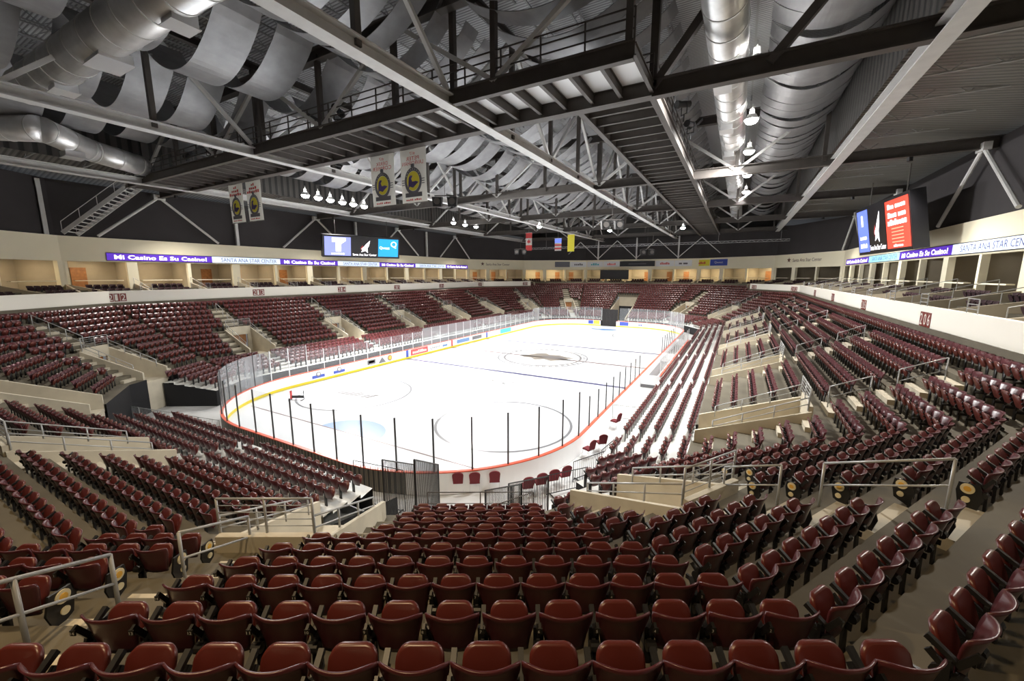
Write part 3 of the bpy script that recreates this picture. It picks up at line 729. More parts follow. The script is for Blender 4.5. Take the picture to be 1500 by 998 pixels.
for i, (x, y) in enumerate([(-38, 26.2), (-38, 27.6), (-38, 29.0), (-38, 30.5), (-38, 31.9), (-38, 33.4)]):
    flood(x, y, 17.75, 'bright round floodlight in the cluster left of the banners', 'left floodlight cluster', (-22, y+4, 0))
for y in (50, 53, 56): flood(-38, y, 17.75, 'bright floodlight over the far left boards', 'far left floodlights', (-22, y, 0))
for y in (22.6, 30.3, 37.6, 46, 55): flood(-.1, y, 19.4, 'bright floodlight right of the long silver duct', 'right floodlights', (-16, y, 0))
flood(-27.2, 57.2, 17.3, 'lone bright floodlight above the red and white flag', None, (-24, 64, 0))
flood(-8.4, 70.6, 17.4, 'lone bright floodlight near the end of the lengthwise catwalk', None, (-12, 68, 0))
flood(-20.5, 72, 17.75, 'bright floodlight over the far goal', None, (-20.5, 76, 0))
# fill lights added for seats and walls; warm pair stands for concourse lamps
for i, (x, y, ax, ay) in enumerate([(-9.5, 1.5, -5.5, 4.0), (-2.5, -2.5, -1.0, 3.0), (9.6, 20.5, 6, 17), (9.6, 38.8, 5, 36), (9.6, 55, 5, 52), (9.6, 72, 5, 70), (-22, 3.1, -20, 4), (-36, 3.1, -36, 5), (-50.5, 20.5, -47, 22), (-50.5, 38.8, -46, 38), (-50.5, 55, -46, 55), (-50.5, 72, -46, 70), (-12, 89, -12, 86), (-30, 89, -30, 86)]):
    t = empty('fill_light', (x, y, 17.7), 0, 'small round fill light added under the roof steel', 'fill_light', 'added fill lights')
    b = MB(); b.tube((0, 0, 0), (0, 0, .35), .16, 14); b.build('lamp_housing', 'black', t)
    ld = bpy.data.lights.new('fill_light_beam', 'SPOT'); ld.energy = FILL_W*((.75, .6)[i] if i < 2 else 1.7 if i not in (6, 7) else .8); ld.spot_size = math.radians(130); ld.spot_blend = .7; ld.shadow_soft_size = .25
    ld.color = (1, .72, .40) if i < 2 else (1, .93, .84)
    lo = bpy.data.objects.new('fill_light_beam', ld); COL.objects.link(lo); lo.parent = t; lo.location = (0, 0, -.1)
    d = Vector((ax, ay, 4))-Vector((x, y, 17.7)); lo.rotation_euler = d.to_track_quat('-Z', 'Y').to_euler()

# ------------------------------------------------------------------ dasher boards and glass
bd = empty('rink_boards', (0, 0, 0), 0, 'white dasher boards with yellow kick plate, red cap and glass round the ice', 'rink boards')
GATE = (-23.4, -20.1)
def ring_band(off0, off1, z0, z1, m, name, filt=None):
    P0 = rink_path(off0); P1 = rink_path(off1)
    n = min(len(P0), len(P1)); b = MB()
    def at(P, f): i = f*len(P); k = int(i) % len(P); fr = i-int(i); a = P[k]; c = P[(k+1) % len(P)]; return (a[0]+(c[0]-a[0])*fr, a[1]+(c[1]-a[1])*fr)
    for i in range(n):
        a = P0[i]; c = P0[(i+1) % n]; mx, my = (a[0]+c[0])/2, (a[1]+c[1])/2
        if my > 77 and GATE[0] < mx < GATE[1]: continue
        if filt and not filt(mx, my): continue
        def nout(p):
            cx = min(max(p[0], RX0+RR), RX1-RR); cy = min(max(p[1], RY0+RR), RY1-RR); l = math.hypot(p[0]-cx, p[1]-cy); return ((p[0]-cx)/l, (p[1]-cy)/l)
        na, nc = nout(a), nout(c); w_ = off1-off0
        a2 = (a[0]+na[0]*w_, a[1]+na[1]*w_); c2 = (c[0]+nc[0]*w_, c[1]+nc[1]*w_)
        b.hexa([(a[0], a[1], z0), (c[0], c[1], z0), (c2[0], c2[1], z0), (a2[0], a2[1], z0)], [(a[0], a[1], z1), (c[0], c[1], z1), (c2[0], c2[1], z1), (a2[0], a2[1], z1)])
    return b.build(name, m, bd)
bench = lambda x, y: x > -8 and 38.6 < y < 47.5
ring_band(0, .12, 0, 1.05, 'board', 'board_wall')
ring_band(-.02, 0.0, 0, .22, 'kick', 'kick_plate')
ring_band(-.02, .16, 1.05, 1.1, 'cap', 'top_cap')
ring_band(.12, .16, 0, 1.04, 'outerp', 'outer_panel', lambda x, y: y < 21 and x < -12.6)
ring_band(.12, .16, 0, 1.04, 'board', 'outer_panel', lambda x, y: y < 60 and x >= -12.6)
pp = rink_path(.07, .12); cum = [0]
for a, c in zip(pp, pp[1:]+pp[:1]): cum.append(cum[-1]+math.hypot(c[0]-a[0], c[1]-a[1]))
total = cum[-1]; NP = 98
def along(s):
    s %= total
    import bisect
    i = bisect.bisect_right(cum, s)-1; i = min(i, len(pp)-1); a = pp[i]; c = pp[(i+1) % len(pp)]; f_ = (s-cum[i])/max(1e-6, cum[i+1]-cum[i])
    return (a[0]+(c[0]-a[0])*f_, a[1]+(c[1]-a[1])*f_)
def gh(x, y):
    if y < 21.6 or y > 69: return 2.55
    if x < -20: return 2.25 if 38.4 < y < 60 else 1.95
    return 1.85
for i in range(NP):
    p = along(total*i/NP); q = along(total*(i+1)/NP); m_ = ((p[0]+q[0])/2, (p[1]+q[1])/2)
    if m_[1] > 77 and GATE[0]-.5 < m_[0] < GATE[1]+.5: continue
    if bench(*m_): continue
    h = gh(*m_); near = p[1] < 21.2 or p[0] > -15 and p[1] < 60
    b = MB(); b.bar((p[0], p[1], 1.1), (p[0], p[1], 1.1+h), .06 if near else .05, .06 if near else .05)
    b.build('glass_post', 'bpost' if near and p[0] > -33.5 else 'alu', bd)
    b = MB(); k = 4
    for j in range(k):
        a = along(total*(i+j/k)/NP); c = along(total*(i+(j+1)/k)/NP)
        b.quad((a[0], a[1], 1.1), (c[0], c[1], 1.1), (c[0], c[1], 1.1+h), (a[0], a[1], 1.1+h))
    o = b.build('glass_pane', 'glass', bd)
# adverts and goal-end marks on the boards (left side faces +X)
def ad_left(y0, y1, z0, z1, m, name='board_advert'):
    b = MB(); b.box(RX0+.01, y0, z0, RX0+.03, y1, z1); return b.build(name, m, bd)
def ad_far(x0, x1, z0, z1, m, name='board_advert'):
    b = MB(); b.box(x0, RY1-.03, z0, x1, RY1-.01, z1); return b.build(name, m, bd)
ad_left(35.1, 35.5, .22, 1.05, 'adblue'); ad_left(52.8, 53.2, .22, 1.05, 'adblue'); ad_left(43.9, 44.2, .22, 1.05, 'redm')
ad_left(35.9, 39.0, .28, 1.0, 'redm'); text('~mmmmmmmm', (RX0+.03, 36.2, .45), (0, 1, 0), (0, 0, 1), 2.5, .36, 'digit', 'advert_lettering', bd, .005, shear=.2)
text('Qwest', (RX0+.03, 39.4, .42), (0, 1, 0), (0, 0, 1), 2.0, .42, 'greyp', 'advert_lettering', bd, .005)
ad_left(42.0, 43.0, .45, .7, 'crease'); ad_left(45.2, 48.2, .4, .9, 'crease'); ad_left(49.0, 51.5, .4, .9, 'faint2'); ad_left(57.2, 60.8, .3, 1.0, 'teal')
for y in (22.8, 25.1):
    b = MB(); b.box(RX0+.01, y, .35, RX0+.03, y+1.3, .62)
    b.build('board_emblem', 'adblue', bd)
    b = MB(); b.tube((RX0+.01, y+.65, .70), (RX0+.04, y+.65, .70), .24, 16); b.build('board_emblem', 'greyp', bd)
    b = MB(); b.tube((RX0+.02, y+.65, .72), (RX0+.05, y+.65, .72), .15, 16); b.build('board_emblem', 'digit', bd)
ad_left(29.3, 30.4, .4, .9, 'faint2'); ad_left(29.45, 30.25, .55, .8, 'redm')
b = MB(); b.add([(RX0+.03, 30.8, .3), (RX0+.03, 31.9, .3), (RX0+.03, 31.35, .95)], [(0,1,2)]); b.build('board_emblem', 'faint2', bd)
b = MB(); b.tube((RX0+.01, 32.5, .65), (RX0+.04, 32.5, .65), .32, 20); b.build('board_emblem', 'brown', bd)
b = MB(); b.tube((RX0+.02, 32.5, .65), (RX0+.05, 32.5, .65), .24, 20); b.build('board_emblem', 'badge2', bd)
ad_far(-33+5.2, -26.0, .35, .95, 'board'); ad_far(-25.9, -24.9, .32, 1.0, 'adblue'); ad_far(-24.8, -23.6, .32, 1.0, 'yellow'); ad_far(-19.6, -17.9, .3, 1.0, 'adblue')
text('~mmmm', (-20.0+4.0, RY1-.04, .45), (1, 0, 0), (0, 0, 1), 1.4, .35, 'adblue', 'advert_lettering', bd, .005)
for x in (-13.6, -12.3): ad_far(x, x+.9, .4, .85, 'adblue')
ad_far(-11, -10.0, .35, .95, 'redm')

# players' bench beside the right boards
t = empty('players_bench', (0, 0, 0), 0, 'open players bench box behind the right boards, grey floor and glass screens', 'players bench')
b = MB(); b.box(-7.0, 36.5, 0, -5.45, 59.5, .28); b.build('bench_floor', 'faint2', t)
b = MB(); b.box(-5.9, 37.5, .28, -5.5, 58.5, .75); b.build('bench_seat', 'board', t)
b = MB(); b.box(-5.45, 36.5, 0, -5.38, 59.5, 1.15); b.build('bench_back', 'board', t)
b = MB(); b.box(-5.5, 36.5, 1.15, -5.34, 59.5, 1.2); b.build('back_cap', 'cap', t)
for y in (36.5, 47.6, 48.0, 59.5):
    b = MB(); b.box(-7.0, y-.04, .28, -5.45, y+.04, 1.15); b.build('end_board', 'board', t)
for i in range(13):
    y = 36.5+23*i/12
    b = MB(); b.bar((-5.42, y, 1.2), (-5.42, y, 2.7), .05, .05); b.build('screen_post', 'alu', t)
    if i < 12:
        b = MB(); b.quad((-5.42, y, 1.2), (-5.42, y+23/12, 1.2), (-5.42, y+23/12, 2.7), (-5.42, y, 2.7)); b.build('screen_pane', 'glass', t)
# small black training frame on the ice near the left corner
t = empty('skate_trainer', (-30.6, 19.0, 0), .5, 'small black frame standing on the ice near the left corner boards', 'skating frame')
b = MB(); b.tube((-.5, 0, .03), (-.5, 0, .75), .03, 6); b.tube((.5, 0, .03), (.5, 0, .75), .03, 6); b.tube((-.5, 0, .03), (-.5, -.5, .03), .03, 6); b.tube((.5, 0, .03), (.5, -.5, .03), .03, 6); b.build('frame_legs', 'black', t)
b = MB(); b.box(-.5, -.06, .12, .5, 0, .34); b.build('frame_panel', 'black', t)
b = MB(); b.box(-.6, -.08, .05, -.45, .04, .7); b.build('red_end', 'redm', t)

# ------------------------------------------------------------------ seats
W = .50
def shell(nx, nz, th=.022):
    b = MB(); V = []
    def pt(u, v, off):
        # u -1..1, v 0..1
        wv = .185+.070*min(1, v*1.25)**1.5
        x = u*wv
        ztop_ = .86-.022*abs(u)**6
        z = .40+(ztop_-.40)*v
        y = .10*abs(u)**2.2*(.35+.65*v)-.10*v-.02*(v**8)+off
        return (x, y, z)
    for off in (0, -th):
        for j in range(nz+1):
            for i in range(nx+1): V.append(pt(-1+2*i/nx, j/nz, off))
    R = nx+1; S_ = R*(nz+1); fs = []
    for j in range(nz):
        for i in range(nx):
            a = j*R+i; fs.append((a, a+1, a+R+1, a+R)); a += S_; fs.append((a, a+R, a+R+1, a+1))
    for i in range(nx):
        a = i; fs.append((a, S_+a, S_+a+1, a+1)); a = nz*R+i; fs.append((a, a+1, S_+a+1, S_+a))
    for j in range(nz):
        a = j*R; fs.append((a, a+R, S_+a+R, S_+a)); a = j*R+nx; fs.append((a, S_+a, S_+a+R, a+R))
    b.add(V, fs); return b
def pan(k=5, lod=0):
    b = MB()
    # tipped-up seat: rounded outline, front (away from the back) bulging
    def outline(sc, y, zc=.565):
        pts = []
        for cx, cz, a0 in ((1, 1, 0), (-1, 1, PI/2), (-1, -1, PI), (1, -1, 1.5*PI)):
            for i in range(k+1):
                a = a0+PI/2*i/k; r = .095
                pts.append(((cx*(.188-r)+r*math.cos(a))*sc, y, zc+(cz*(.185-r)+r*math.sin(a))*sc))
        return pts
    lays = [(.92, .0), (1.0, .012), (1.0, .04), (.93, .058)] if not lod else [(1.0, .0), (.96, .05)]
    n = 4*(k+1); V = []
    for sc, y in lays:
        for x, yy, z in outline(sc, y): V.append((x, .045+yy+(z-.38)*.36-.03*(x/.2)**2, z+.01))
    fs = []
    for l in range(len(lays)-1):
        for i in range(n): fs.append((l*n+i, l*n+(i+1) % n, (l+1)*n+(i+1) % n, (l+1)*n+i))
    fs.append(tuple(range(n))); fs.append(tuple(range((len(lays)-1)*n+n-1, (len(lays)-1)*n-1, -1)))
    b.add(V, fs); return b
def standard():
    b = MB(); x = -W/2-.005
    b.bar((x, .02, 0.0), (x, .04, .62), .03, .10); b.bar((x, -.03, .34), (x, .24, .34), .03, .07)
    b.bar((x, .04, .50), (x, .17, .60), .03, .05)
    b.bar((x, .0, .58), (x, -.105, .77), .026, .05)
    b.tube((x-.02, .07, .45), (x+.02, .07, .45), .075, 12); b.tube((x-.045, -.03, .47), (x+.045, -.03, .47), .05, 10)
    return b
def armrest():
    b = MB(); x = -W/2-.005
    b.hexa([(x-.022, .02, .60), (x+.022, .02, .60), (x+.022, .20, .69), (x-.022, .20, .69)], [(x-.022, .0, .63), (x+.022, .0, .63), (x+.022, .18, .735), (x-.022, .18, .735)])
    return b
seats = []
def chunked(kind, key, n, sg, d, z, iv, cuts):
    for ci, (s0, s1) in enumerate(subtract(iv, cuts)):
        L = s1-s0; m = int(L/(W+.012))
        if m < 1: continue
        p = L/m if L/m < W+.05 else W+.012
        st = s0+(L-p*m)/2
        for i in range(m):
            P = PT(sg, st+p*(i+.5), d, z)
            seats.append(dict(p=P, a=math.atan2(-sg['n'][1], -sg['n'][0])-PI/2, seg=key, row=n, chunk=ci, i=i, m=m, kind=kind))
for k, sg in SEG.items():
    n0 = -1 if k in FAR else 1
    for n in range(n0, 12):
        d = dn(n)-.02; a0, a1 = srange(sg, d)
        cuts = (list(AISLE[k]) if n < 7 else list(VOM[k])) if (n > 1 or k in ('E', 'A', 'B')) else []
        if k == 'Ey' and n >= 4: cuts.append((TUNNEL[0]-.3, TUNNEL[1]+.3))
        if k == 'Ey' and n >= 4: pass
        chunked('f', k, n, sg, d, ztr(n), (a0+.06, a1-.06), cuts)
    rs = retract_span(k)
    if rs:
        for j in range(1, 6):
            d = dR(j)-.02; a0, a1 = srange(sg, d)
            lo, hi = max(a0+.1, rs[0]+(1.35*(j-1) if k == 'B' else 0)), min(a1-.1, rs[1])
            if hi-lo < .6: continue
            cuts = [((x+y)/2-.5, (x+y)/2+.5) for x, y in AISLE[k]]
            if k == 'Ey': cuts = [(TUNNEL[0]-.3, TUNNEL[1]+.3)]
            if k == 'E': cuts = [(-20.4, -19.6)]
            chunked('r', k, 20+j, sg, d, zR(j), (lo, hi), cuts)
vis = []
for s in seats:
    q = proj((s['p'][0], s['p'][1], s['p'][2]+.7))
    if q is None: s['keep'] = False; continue
    s['u'], s['v'], s['c'] = q
    s['keep'] = -500 < q[0] < 2000 and -300 < q[1] < 1500
    s['in'] = -25 < q[0] < 1525 and 300 < q[1] < 1010
    if s['in']: vis.append(s)
vis.sort(key=lambda s: s['c'])
indiv = vis[:300]; ind = set(id(s) for s in indiv)
rest = [s for s in seats if s['keep'] and id(s) not in ind]
# -- individual seats
proto = empty('stadium_seat', (0, 0, 0), 0)
CHI = []
so = shell(12, 8).fix().build('backrest', 'seat', proto, smooth=True); po = pan(5).fix().build('seat_pan', 'seatpan', proto, smooth=True)
st_ = standard().build('seat_bracket', 'black', proto); ar = armrest().build('armrest', 'black', proto)
bpv = MB(); bpv.box(-W/2-.03, -.125, .70, -W/2+.02, -.115, .755); npo = bpv.build('number_plate', 'black', proto)
eb = MB(); eb.tube((0, 0, 0), (.03, 0, 0), .085, 18); badge_me = eb.build('tmp', 'badge').data
eb = MB(); eb.tube((0, 0, 0), (.034, 0, 0), .045, 14); badge2_me = eb.build('tmp', 'badge2').data
ep = MB(); pts = [(.03, .14), (.24, .24), (.28, .45), (.26, .60), (.02, .62), (-.04, .40)]
ep.add([(0, y, z) for y, z in pts]+[(.03, y, z) for y, z in pts], [(5,4,3,2,1,0), (6,7,8,9,10,11)]+[(i, (i+1) % 6, 6+(i+1) % 6, 6+i) for i in range(6)]); endp_me = ep.build('tmp', 'black').data
for o in [o for o in COL.objects if o.name.startswith('tmp')]: bpy.data.objects.remove(o)
digit_me = {}
def digit_mesh(n):
    if n not in digit_me:
        o = text(str(n), (-W/2-.022, -.126, .712), (1, 0, 0), (0, 0, 1), .034 if n > 9 else .017, .03, 'digit', 'seat_number', None, 0.001)
        digit_me[n] = o.data; bpy.data.objects.remove(o)
    return digit_me[n]
parts = [so, po, st_, ar, npo]
ordn = ['zeroth', 'first', 'second', 'third', 'fourth', 'fifth', 'sixth', 'seventh', 'eighth', 'ninth', 'tenth', 'eleventh', 'twelfth', 'thirteenth', 'fourteenth', 'fifteenth', 'sixteenth', 'seventeenth', 'eighteenth', 'nineteenth', 'twentieth',
        'twenty-first', 'twenty-second', 'twenty-third', 'twenty-fourth', 'twenty-fifth', 'twenty-sixth', 'twenty-seventh', 'twenty-eighth', 'twenty-ninth', 'thirtieth', 'thirty-first', 'thirty-second', 'thirty-third', 'thirty-fourth', 'thirty-fifth']
# three blocks: left of the left aisle, centre block (A right of aisle + B up to its aisle), right block
def block(s):
    t = SEG[s['seg']]['t']; sv = s['p'][0]*t[0]+s['p'][1]*t[1]
    if s['seg'] in ('E', 'Ax'): return 'left'
    if s['seg'] == 'A': return 'left' if sv < -4.5 else 'centre'
    if s['seg'] == 'B': return 'centre' if sv < 8.8 else 'right'
    return 'right'
rows = {}
for s in indiv:
    s['blk'] = block(s); rows.setdefault((s['blk'], s['row']), []).append(s)
bn = {'left': 'left block', 'centre': 'central block', 'right': 'right block'}
first = True
for (blk, rw), lst in rows.items():
    lst.sort(key=lambda s: s['u'])
    rset = sorted(set(r for b_, r in rows if b_ == blk))
    for idx, s in enumerate(lst):
        if first: root = proto; kids = parts; first = False
        else:
            root = proto.copy(); COL.objects.link(root); kids = []
            for ch in parts:
                c = ch.copy(); COL.objects.link(c); c.parent = root; kids.append(c)
        root.location = s['p']; root.rotation_euler = (0, 0, s['a'])
        rr = rset.index(rw)+1
        tag(root, 'maroon tip-up seat, %s, %s row from the back, %s from left' % (bn[blk], ordn[rr], ordn[min(idx+1, 35)]), 'seat', 'tip-up seats of the '+bn[blk])
        s['obj'] = root
        if s['c'] < 6.5:
            c = bpy.data.objects.new('seat_number', digit_mesh(1+(s['m']-s['i']) % 24)); COL.objects.link(c); c.parent = kids[4]
    # row end panels at the aisles
for s in indiv:
    ends = []
    if s['i'] == 0: ends.append(-1)
    if s['i'] == s['m']-1: ends.append(1)
    for e in ends:
        # skip mitre bends
        sg = SEG[s['seg']]; a0, a1 = srange(sg, dn(s['row']) if s['row'] < 20 else dR(s['row']-20)); sv = s['p'][0]*sg['t'][0]+s['p'][1]*sg['t'][1]
        if sv-a0 < .6 or a1-sv < .6: continue
        x = e*(W/2+.03)
        c = bpy.data.objects.new('end_panel', endp_me); COL.objects.link(c); c.parent = s['obj']; c.location = (x if e > 0 else x-.03, 0, 0)
        for nm, me, zz in (('end_badge', badge_me, .52), ('end_badge', badge2_me, .52), ('row_letter_badge', badge_me, .33)):
            g = bpy.data.objects.new(nm, me); COL.objects.link(g); g.parent = c; g.location = ((.015 if e > 0 else -.02)+(.006 if me is badge2_me else 0)*e, .15, zz)
            if nm[0] == 'r': g.scale = (1, .6, .6)
# -- all other seats: one object
def merged(ms, mi):
    V = []; Fc = []; I = []
    for m_, k in zip(ms, mi):
        o = len(V); V += m_.v; Fc += [tuple(i+o for i in f) for f in m_.f]; I += [k]*len(m_.f)
    return np.array(V), Fc, I
def arm_low():
    b = MB(); x = -W/2; b.bar((x, 0, .62), (x, .19, .70), .045, .04); b.bar((x, .06, 0), (x, .06, .6), .03, .14); return b
LOD = {1: merged([shell(8, 4).fix(), pan(3).fix(), standard(), armrest()], [0, 1, 2, 2]), 2: merged([shell(4, 2).fix(), pan(1, 1).fix(), arm_low()], [0, 1, 2])}
VV = []; FF = []; II = []; off = 0
for s in rest:
    V, Fc, I = LOD[1 if s['c'] < 13 else 2]
    ca, sa = math.cos(s['a']), math.sin(s['a'])
    X = V[:, 0]*ca-V[:, 1]*sa+s['p'][0]; Y = V[:, 0]*sa+V[:, 1]*ca+s['p'][1]; Z = V[:, 2]+s['p'][2]
    VV.append(np.stack([X, Y, Z], 1)); FF += [tuple(i+off for i in f) for f in Fc]; II += I; off += len(V)
me = bpy.data.meshes.new('stadium_seat'); me.from_pydata(np.concatenate(VV).tolist(), [], FF)
for k in ('seat', 'seatpan', 'black'): me.materials.append(M[k])
me.polygons.foreach_set('material_index', II); me.polygons.foreach_set('use_smooth', [True]*len(FF)); me.update()
o = bpy.data.objects.new('stadium_seat', me); COL.objects.link(o)
tag(o, 'all remaining maroon tip-up seats filling the stands around the rink', 'seat', None, 'stuff')
# suite seats
V, Fc, I = LOD[2]; VV = []; FF = []; II = []; off = 0
for k, S_ in suite_s.items():
    sg = SEG[k]; a_ = math.atan2(-sg['n'][1], -sg['n'][0])-PI/2; ca, sa = math.cos(a_), math.sin(a_)
    dF = 3.0 if k in FAR else DF+.2
    for i in range(len(S_)-1):
        for r_ in range(2):
            nn = int((S_[i+1]-S_[i]-1.9)/.56)
            for j in range(nn):
                P = PT(sg, S_[i]+1.4+.56*j, dF+(DH-.4-dF)/3*(r_+1.75), 7.5+(ZFL-7.5)/3*(r_+1))
                VV.append(np.stack([V[:, 0]*ca-V[:, 1]*sa+P[0], V[:, 0]*sa+V[:, 1]*ca+P[1], V[:, 2]+P[2]], 1)); FF += [tuple(q+off for q in f) for f in Fc]; II += I; off += len(V)
me = bpy.data.meshes.new('suite_seat'); me.from_pydata(np.concatenate(VV).tolist(), [], FF)
for k in ('suitecloth', 'suitecloth', 'black'): me.materials.append(M[k])
me.polygons.foreach_set('material_index', II); me.update()
o = bpy.data.objects.new('suite_seat', me); COL.objects.link(o)
tag(o, 'dark upholstered seats in rows inside the balcony suites', 'seat', None, 'stuff')

# ------------------------------------------------------------------ handrails
def rail(pts, label, h=.95, mids=1, post=1.4, r=.024, group=None, m='rail', name='handrail'):
    """posts stand on pts (x,y,z ground); tubes follow"""
    t = empty(name, pts[0], 0, label, 'railing', group)
    O = Vector(pts[0]); P = [Vector(p)-O for p in pts]
    b = MB(); bp_ = MB()
    up = Vector((0, 0, 1))
    for a, c in zip(P[:-1], P[1:]):
        b.tube(a+up*h, c+up*h, r, 10)
        L = (c-a).length; n = max(1, round(L/post))
        for i in range(n+1):
            q = a.lerp(c, i/n)
            if i == n and c is not P[-1]: continue
            bp_ = MB(); bp_.tube(q, q+up*h, r*1.1, 8); bp_.build('rail_post', m, t, smooth=True)
    b.build('top_rail', m, t, smooth=True)
    b = MB()
    for a, c in zip(P[:-1], P[1:]):
        for k in range(mids):
            hh = h*(k+1)/(mids+1) if mids > 1 else h*.52
            b.tube(a+up*hh, c+up*hh, r*(.8 if mids == 1 else .45), 8)
    b.build('mid_rail', m, t, smooth=True)
    return t
def aisle_rail(k, s, na, nb, label, **kw):
    sg = SEG[k]; return rail([PT(sg, s, dn(na), ztr(na-.4)), PT(sg, s, dn(nb), ztr(nb-.4))], label, **kw)
# near rails
aisle_rail('A', -5.25, 1.4, 3.7, h=.88, label='large grey two-bar handrail at the lower left of the photo')
aisle_rail('A', -5.3, 5.0, 6.9, h=.95, label='grey two-bar handrail in the left aisle, just beyond the lower left one')
aisle_rail('B', 9.42, 2.4, 4.5, h=1.0, label='grey two-bar handrail in the right aisle, nearest')
aisle_rail('B', 9.35, 5.4, 6.9, h=1.0, label='grey two-bar handrail in the right aisle, lower one')
def vom_rails(k, v, tagname, cover=True):
    sg = SEG[k]; a, c = vopen(v); d6 = dn(7)+.02; z7 = ztr(6)+.35
    rail([PT(sg, a, d6, z7), PT(sg, c, d6, z7)], 'grey multi-bar guard rail above the entrance '+tagname, h=.75, mids=4, post=1.2)
    for s_, nm in ((a+.0, 'one'), (c-.0, 'other')):
        side = 'left' if (proj(PT(sg, s_, 0, 6)) or (0,))[0] < (proj(PT(sg, a+c-s_, 0, 6)) or (1,))[0] else 'right'
        rail([PT(sg, s_, dn(7), ztr(7)+.55), PT(sg, s_, dn(11), ztr(11)+.55)], 'grey sloping guard rail on the %s wall of the entrance %s' % (side, tagname), h=.55, mids=1, post=1.3)
names = {'A': ['below the left aisle'], 'B': ['below the right aisle'], 'E': ['at the left photo edge'],
         'S': ['nearest in the right stands', 'second in the right stands', 'third in the right stands', 'fourth in the right stands', 'farthest in the right stands'],
         'Sx': ['nearest in the left stands', 'second in the left stands', 'third in the left stands', 'fourth in the left stands', 'farthest in the left stands'],
         'Bx': ['in the near left corner'], 'By': ['in the far right corner'], 'Byx': ['in the far left corner']}
for k, nl in names.items():
    for v, nm in zip(VOM[k], nl): vom_rails(k, v, nm)
for k in ('S', 'Sx'):
    for (a0, a1), nm in zip(AISLE[k], names[k]):
        m_ = (a0+a1)/2
        for (na, nb, w_) in ((2.2, 3.7, 'upper'), (4.6, 6.1, 'lower')):
            aisle_rail(k, m_, na, nb, 'grey %s aisle handrail above the entrance %s' % (w_, nm), r=.022)
aisle_rail('Bx', (AISLE['Bx'][0][0]+AISLE['Bx'][0][1])/2, 2, 6, 'grey long aisle handrail in the near left corner stands', r=.022)
aisle_rail('Byx', (AISLE['Byx'][0][0]+AISLE['Byx'][0][1])/2, 2, 6, 'grey long aisle handrail in the far left corner stands', r=.022)
aisle_rail('By', (AISLE['By'][0][0]+AISLE['By'][0][1])/2, 2, 6, 'grey long aisle handrail in the far right corner stands', r=.022)
# rail along the front of the centre block
sgA = SEG['A']; a0, a1 = srange(sgA, D11)
rail([PT(sgA, -2.6, D11-.78, ztr(11)), PT(sgA, a1-.3, D11-.78, ztr(11)), PT(SEG['B'], 5.1, D11-.78, ztr(11))], 'thin dark guard rail below the front row of the central block', h=.8, mids=1, post=1.9, r=.016, m='steeld')

# black guard panels beside the two floor stairs and crowd barriers on the floor
def barrier(x, y, rz, L, label, z=0.0, h=1.05, m='black', step=.13, cat='barrier', group=None, name='crowd_barrier'):
    t = empty(name, (x, y, z), rz, label, cat, group)
    b = MB()
    for zz in (.14, h): b.tube((0, 0, zz), (L, 0, zz), .02, 6)
    for xx in (0, L): b.tube((xx, 0, 0), (xx, 0, h), .02, 6)
    b.build('frame', m, t); b = MB(); n = int(L/step)
    for i in range(1, n): b.tube((L*i/n, 0, .14), (L*i/n, 0, h), .009, 5)
    b.build('bars', m, t); b = MB()
    for xx in (.3, L-.3): b.bar((xx, -.25, .02), (xx, .25, .02), .05, .03)
    b.build('foot', m, t)
    return t
HWD = .5
def stair_unit(x, y, rz, label, L=3.6, h0=3.9, h1=2.0):
    t = empty('floor_stair', (x, y, 0), rz, label, 'stair')
    for sx in (-HWD, HWD):
        b = MB(); n = 26
        for i in range(n+1):
            yy = L*i/n; b.tube((sx, yy, 0), (sx, yy, h1+(h0-h1)*(1-i/n)), .014, 5)
        b.tube((sx, 0, h0), (sx, L, h1), .024, 6); b.tube((sx, 0, 0), (sx, 0, h0), .03, 6); b.tube((sx, L, 0), (sx, L, h1), .03, 6); b.build('side_guard', 'black', t)
    b = MB()
    for i in range(9): b.box(-HWD, i*.29, 0, HWD, (i+1)*.29, 2.2-i*.245)
    b.build('steps', 'deck', t)
an = math.atan2(.87, -.492)-PI/2
p = PT(sgA, -3.5, D11-.9, 0); stair_unit(p[0], p[1], an, 'dark-railed stair to the floor, left of the central block', 3.9, 4.3, 2.2)
p = PT(SEG['B'], 6.5, D11-.9, 0); stair_unit(p[0], p[1], math.atan2(.515, -.857)-PI/2, 'dark-railed stair to the floor, right of the central block', 2.6, 3.6, 2.1)
p = (-12.6, 11.0); barrier(p[0]-1.5, p[1]+.0, .15, 2.6, 'tall black barred panel against the boards by the left floor stair', h=2.0, m='black')
barrier(-6.9, 15.5, .9, 2.2, 'black crowd barrier nearest the right floor stair'); barrier(-6.3, 17.4, 1.1, 2.2, 'black crowd barrier beside the platform corner')
barrier(-5.5, 19.4, 1.45, 2.2, 'black crowd barrier behind the two loose chairs'); barrier(-7.0, 27.0, .15, 1.7, 'pale crowd barrier across the gap by the right boards', m='rail')
for i in range(5): barrier(-37+i*1.9, 10.2+.35*i, .2, 1.8, 'grey crowd barrier in the row at the left corner floor', m='rail', group='barriers at the left corner')
for i in range(3): barrier(-37.6-.2*i, 13.5+1.9*i, 1.4, 1.8, 'grey crowd barrier standing lengthwise by the left corner', m='rail', group='lengthwise barriers at the left corner')
b = MB(); b.box(-41.6, 10.5, 0, -38.6, 10.6, 2.1); b.box(-41.6, 10.5, 0, -41.5, 18.5, 2.1)
tag(b.build('black_partition', 'curtain'), 'tall black skirted partition on the floor at the left corner', 'partition')

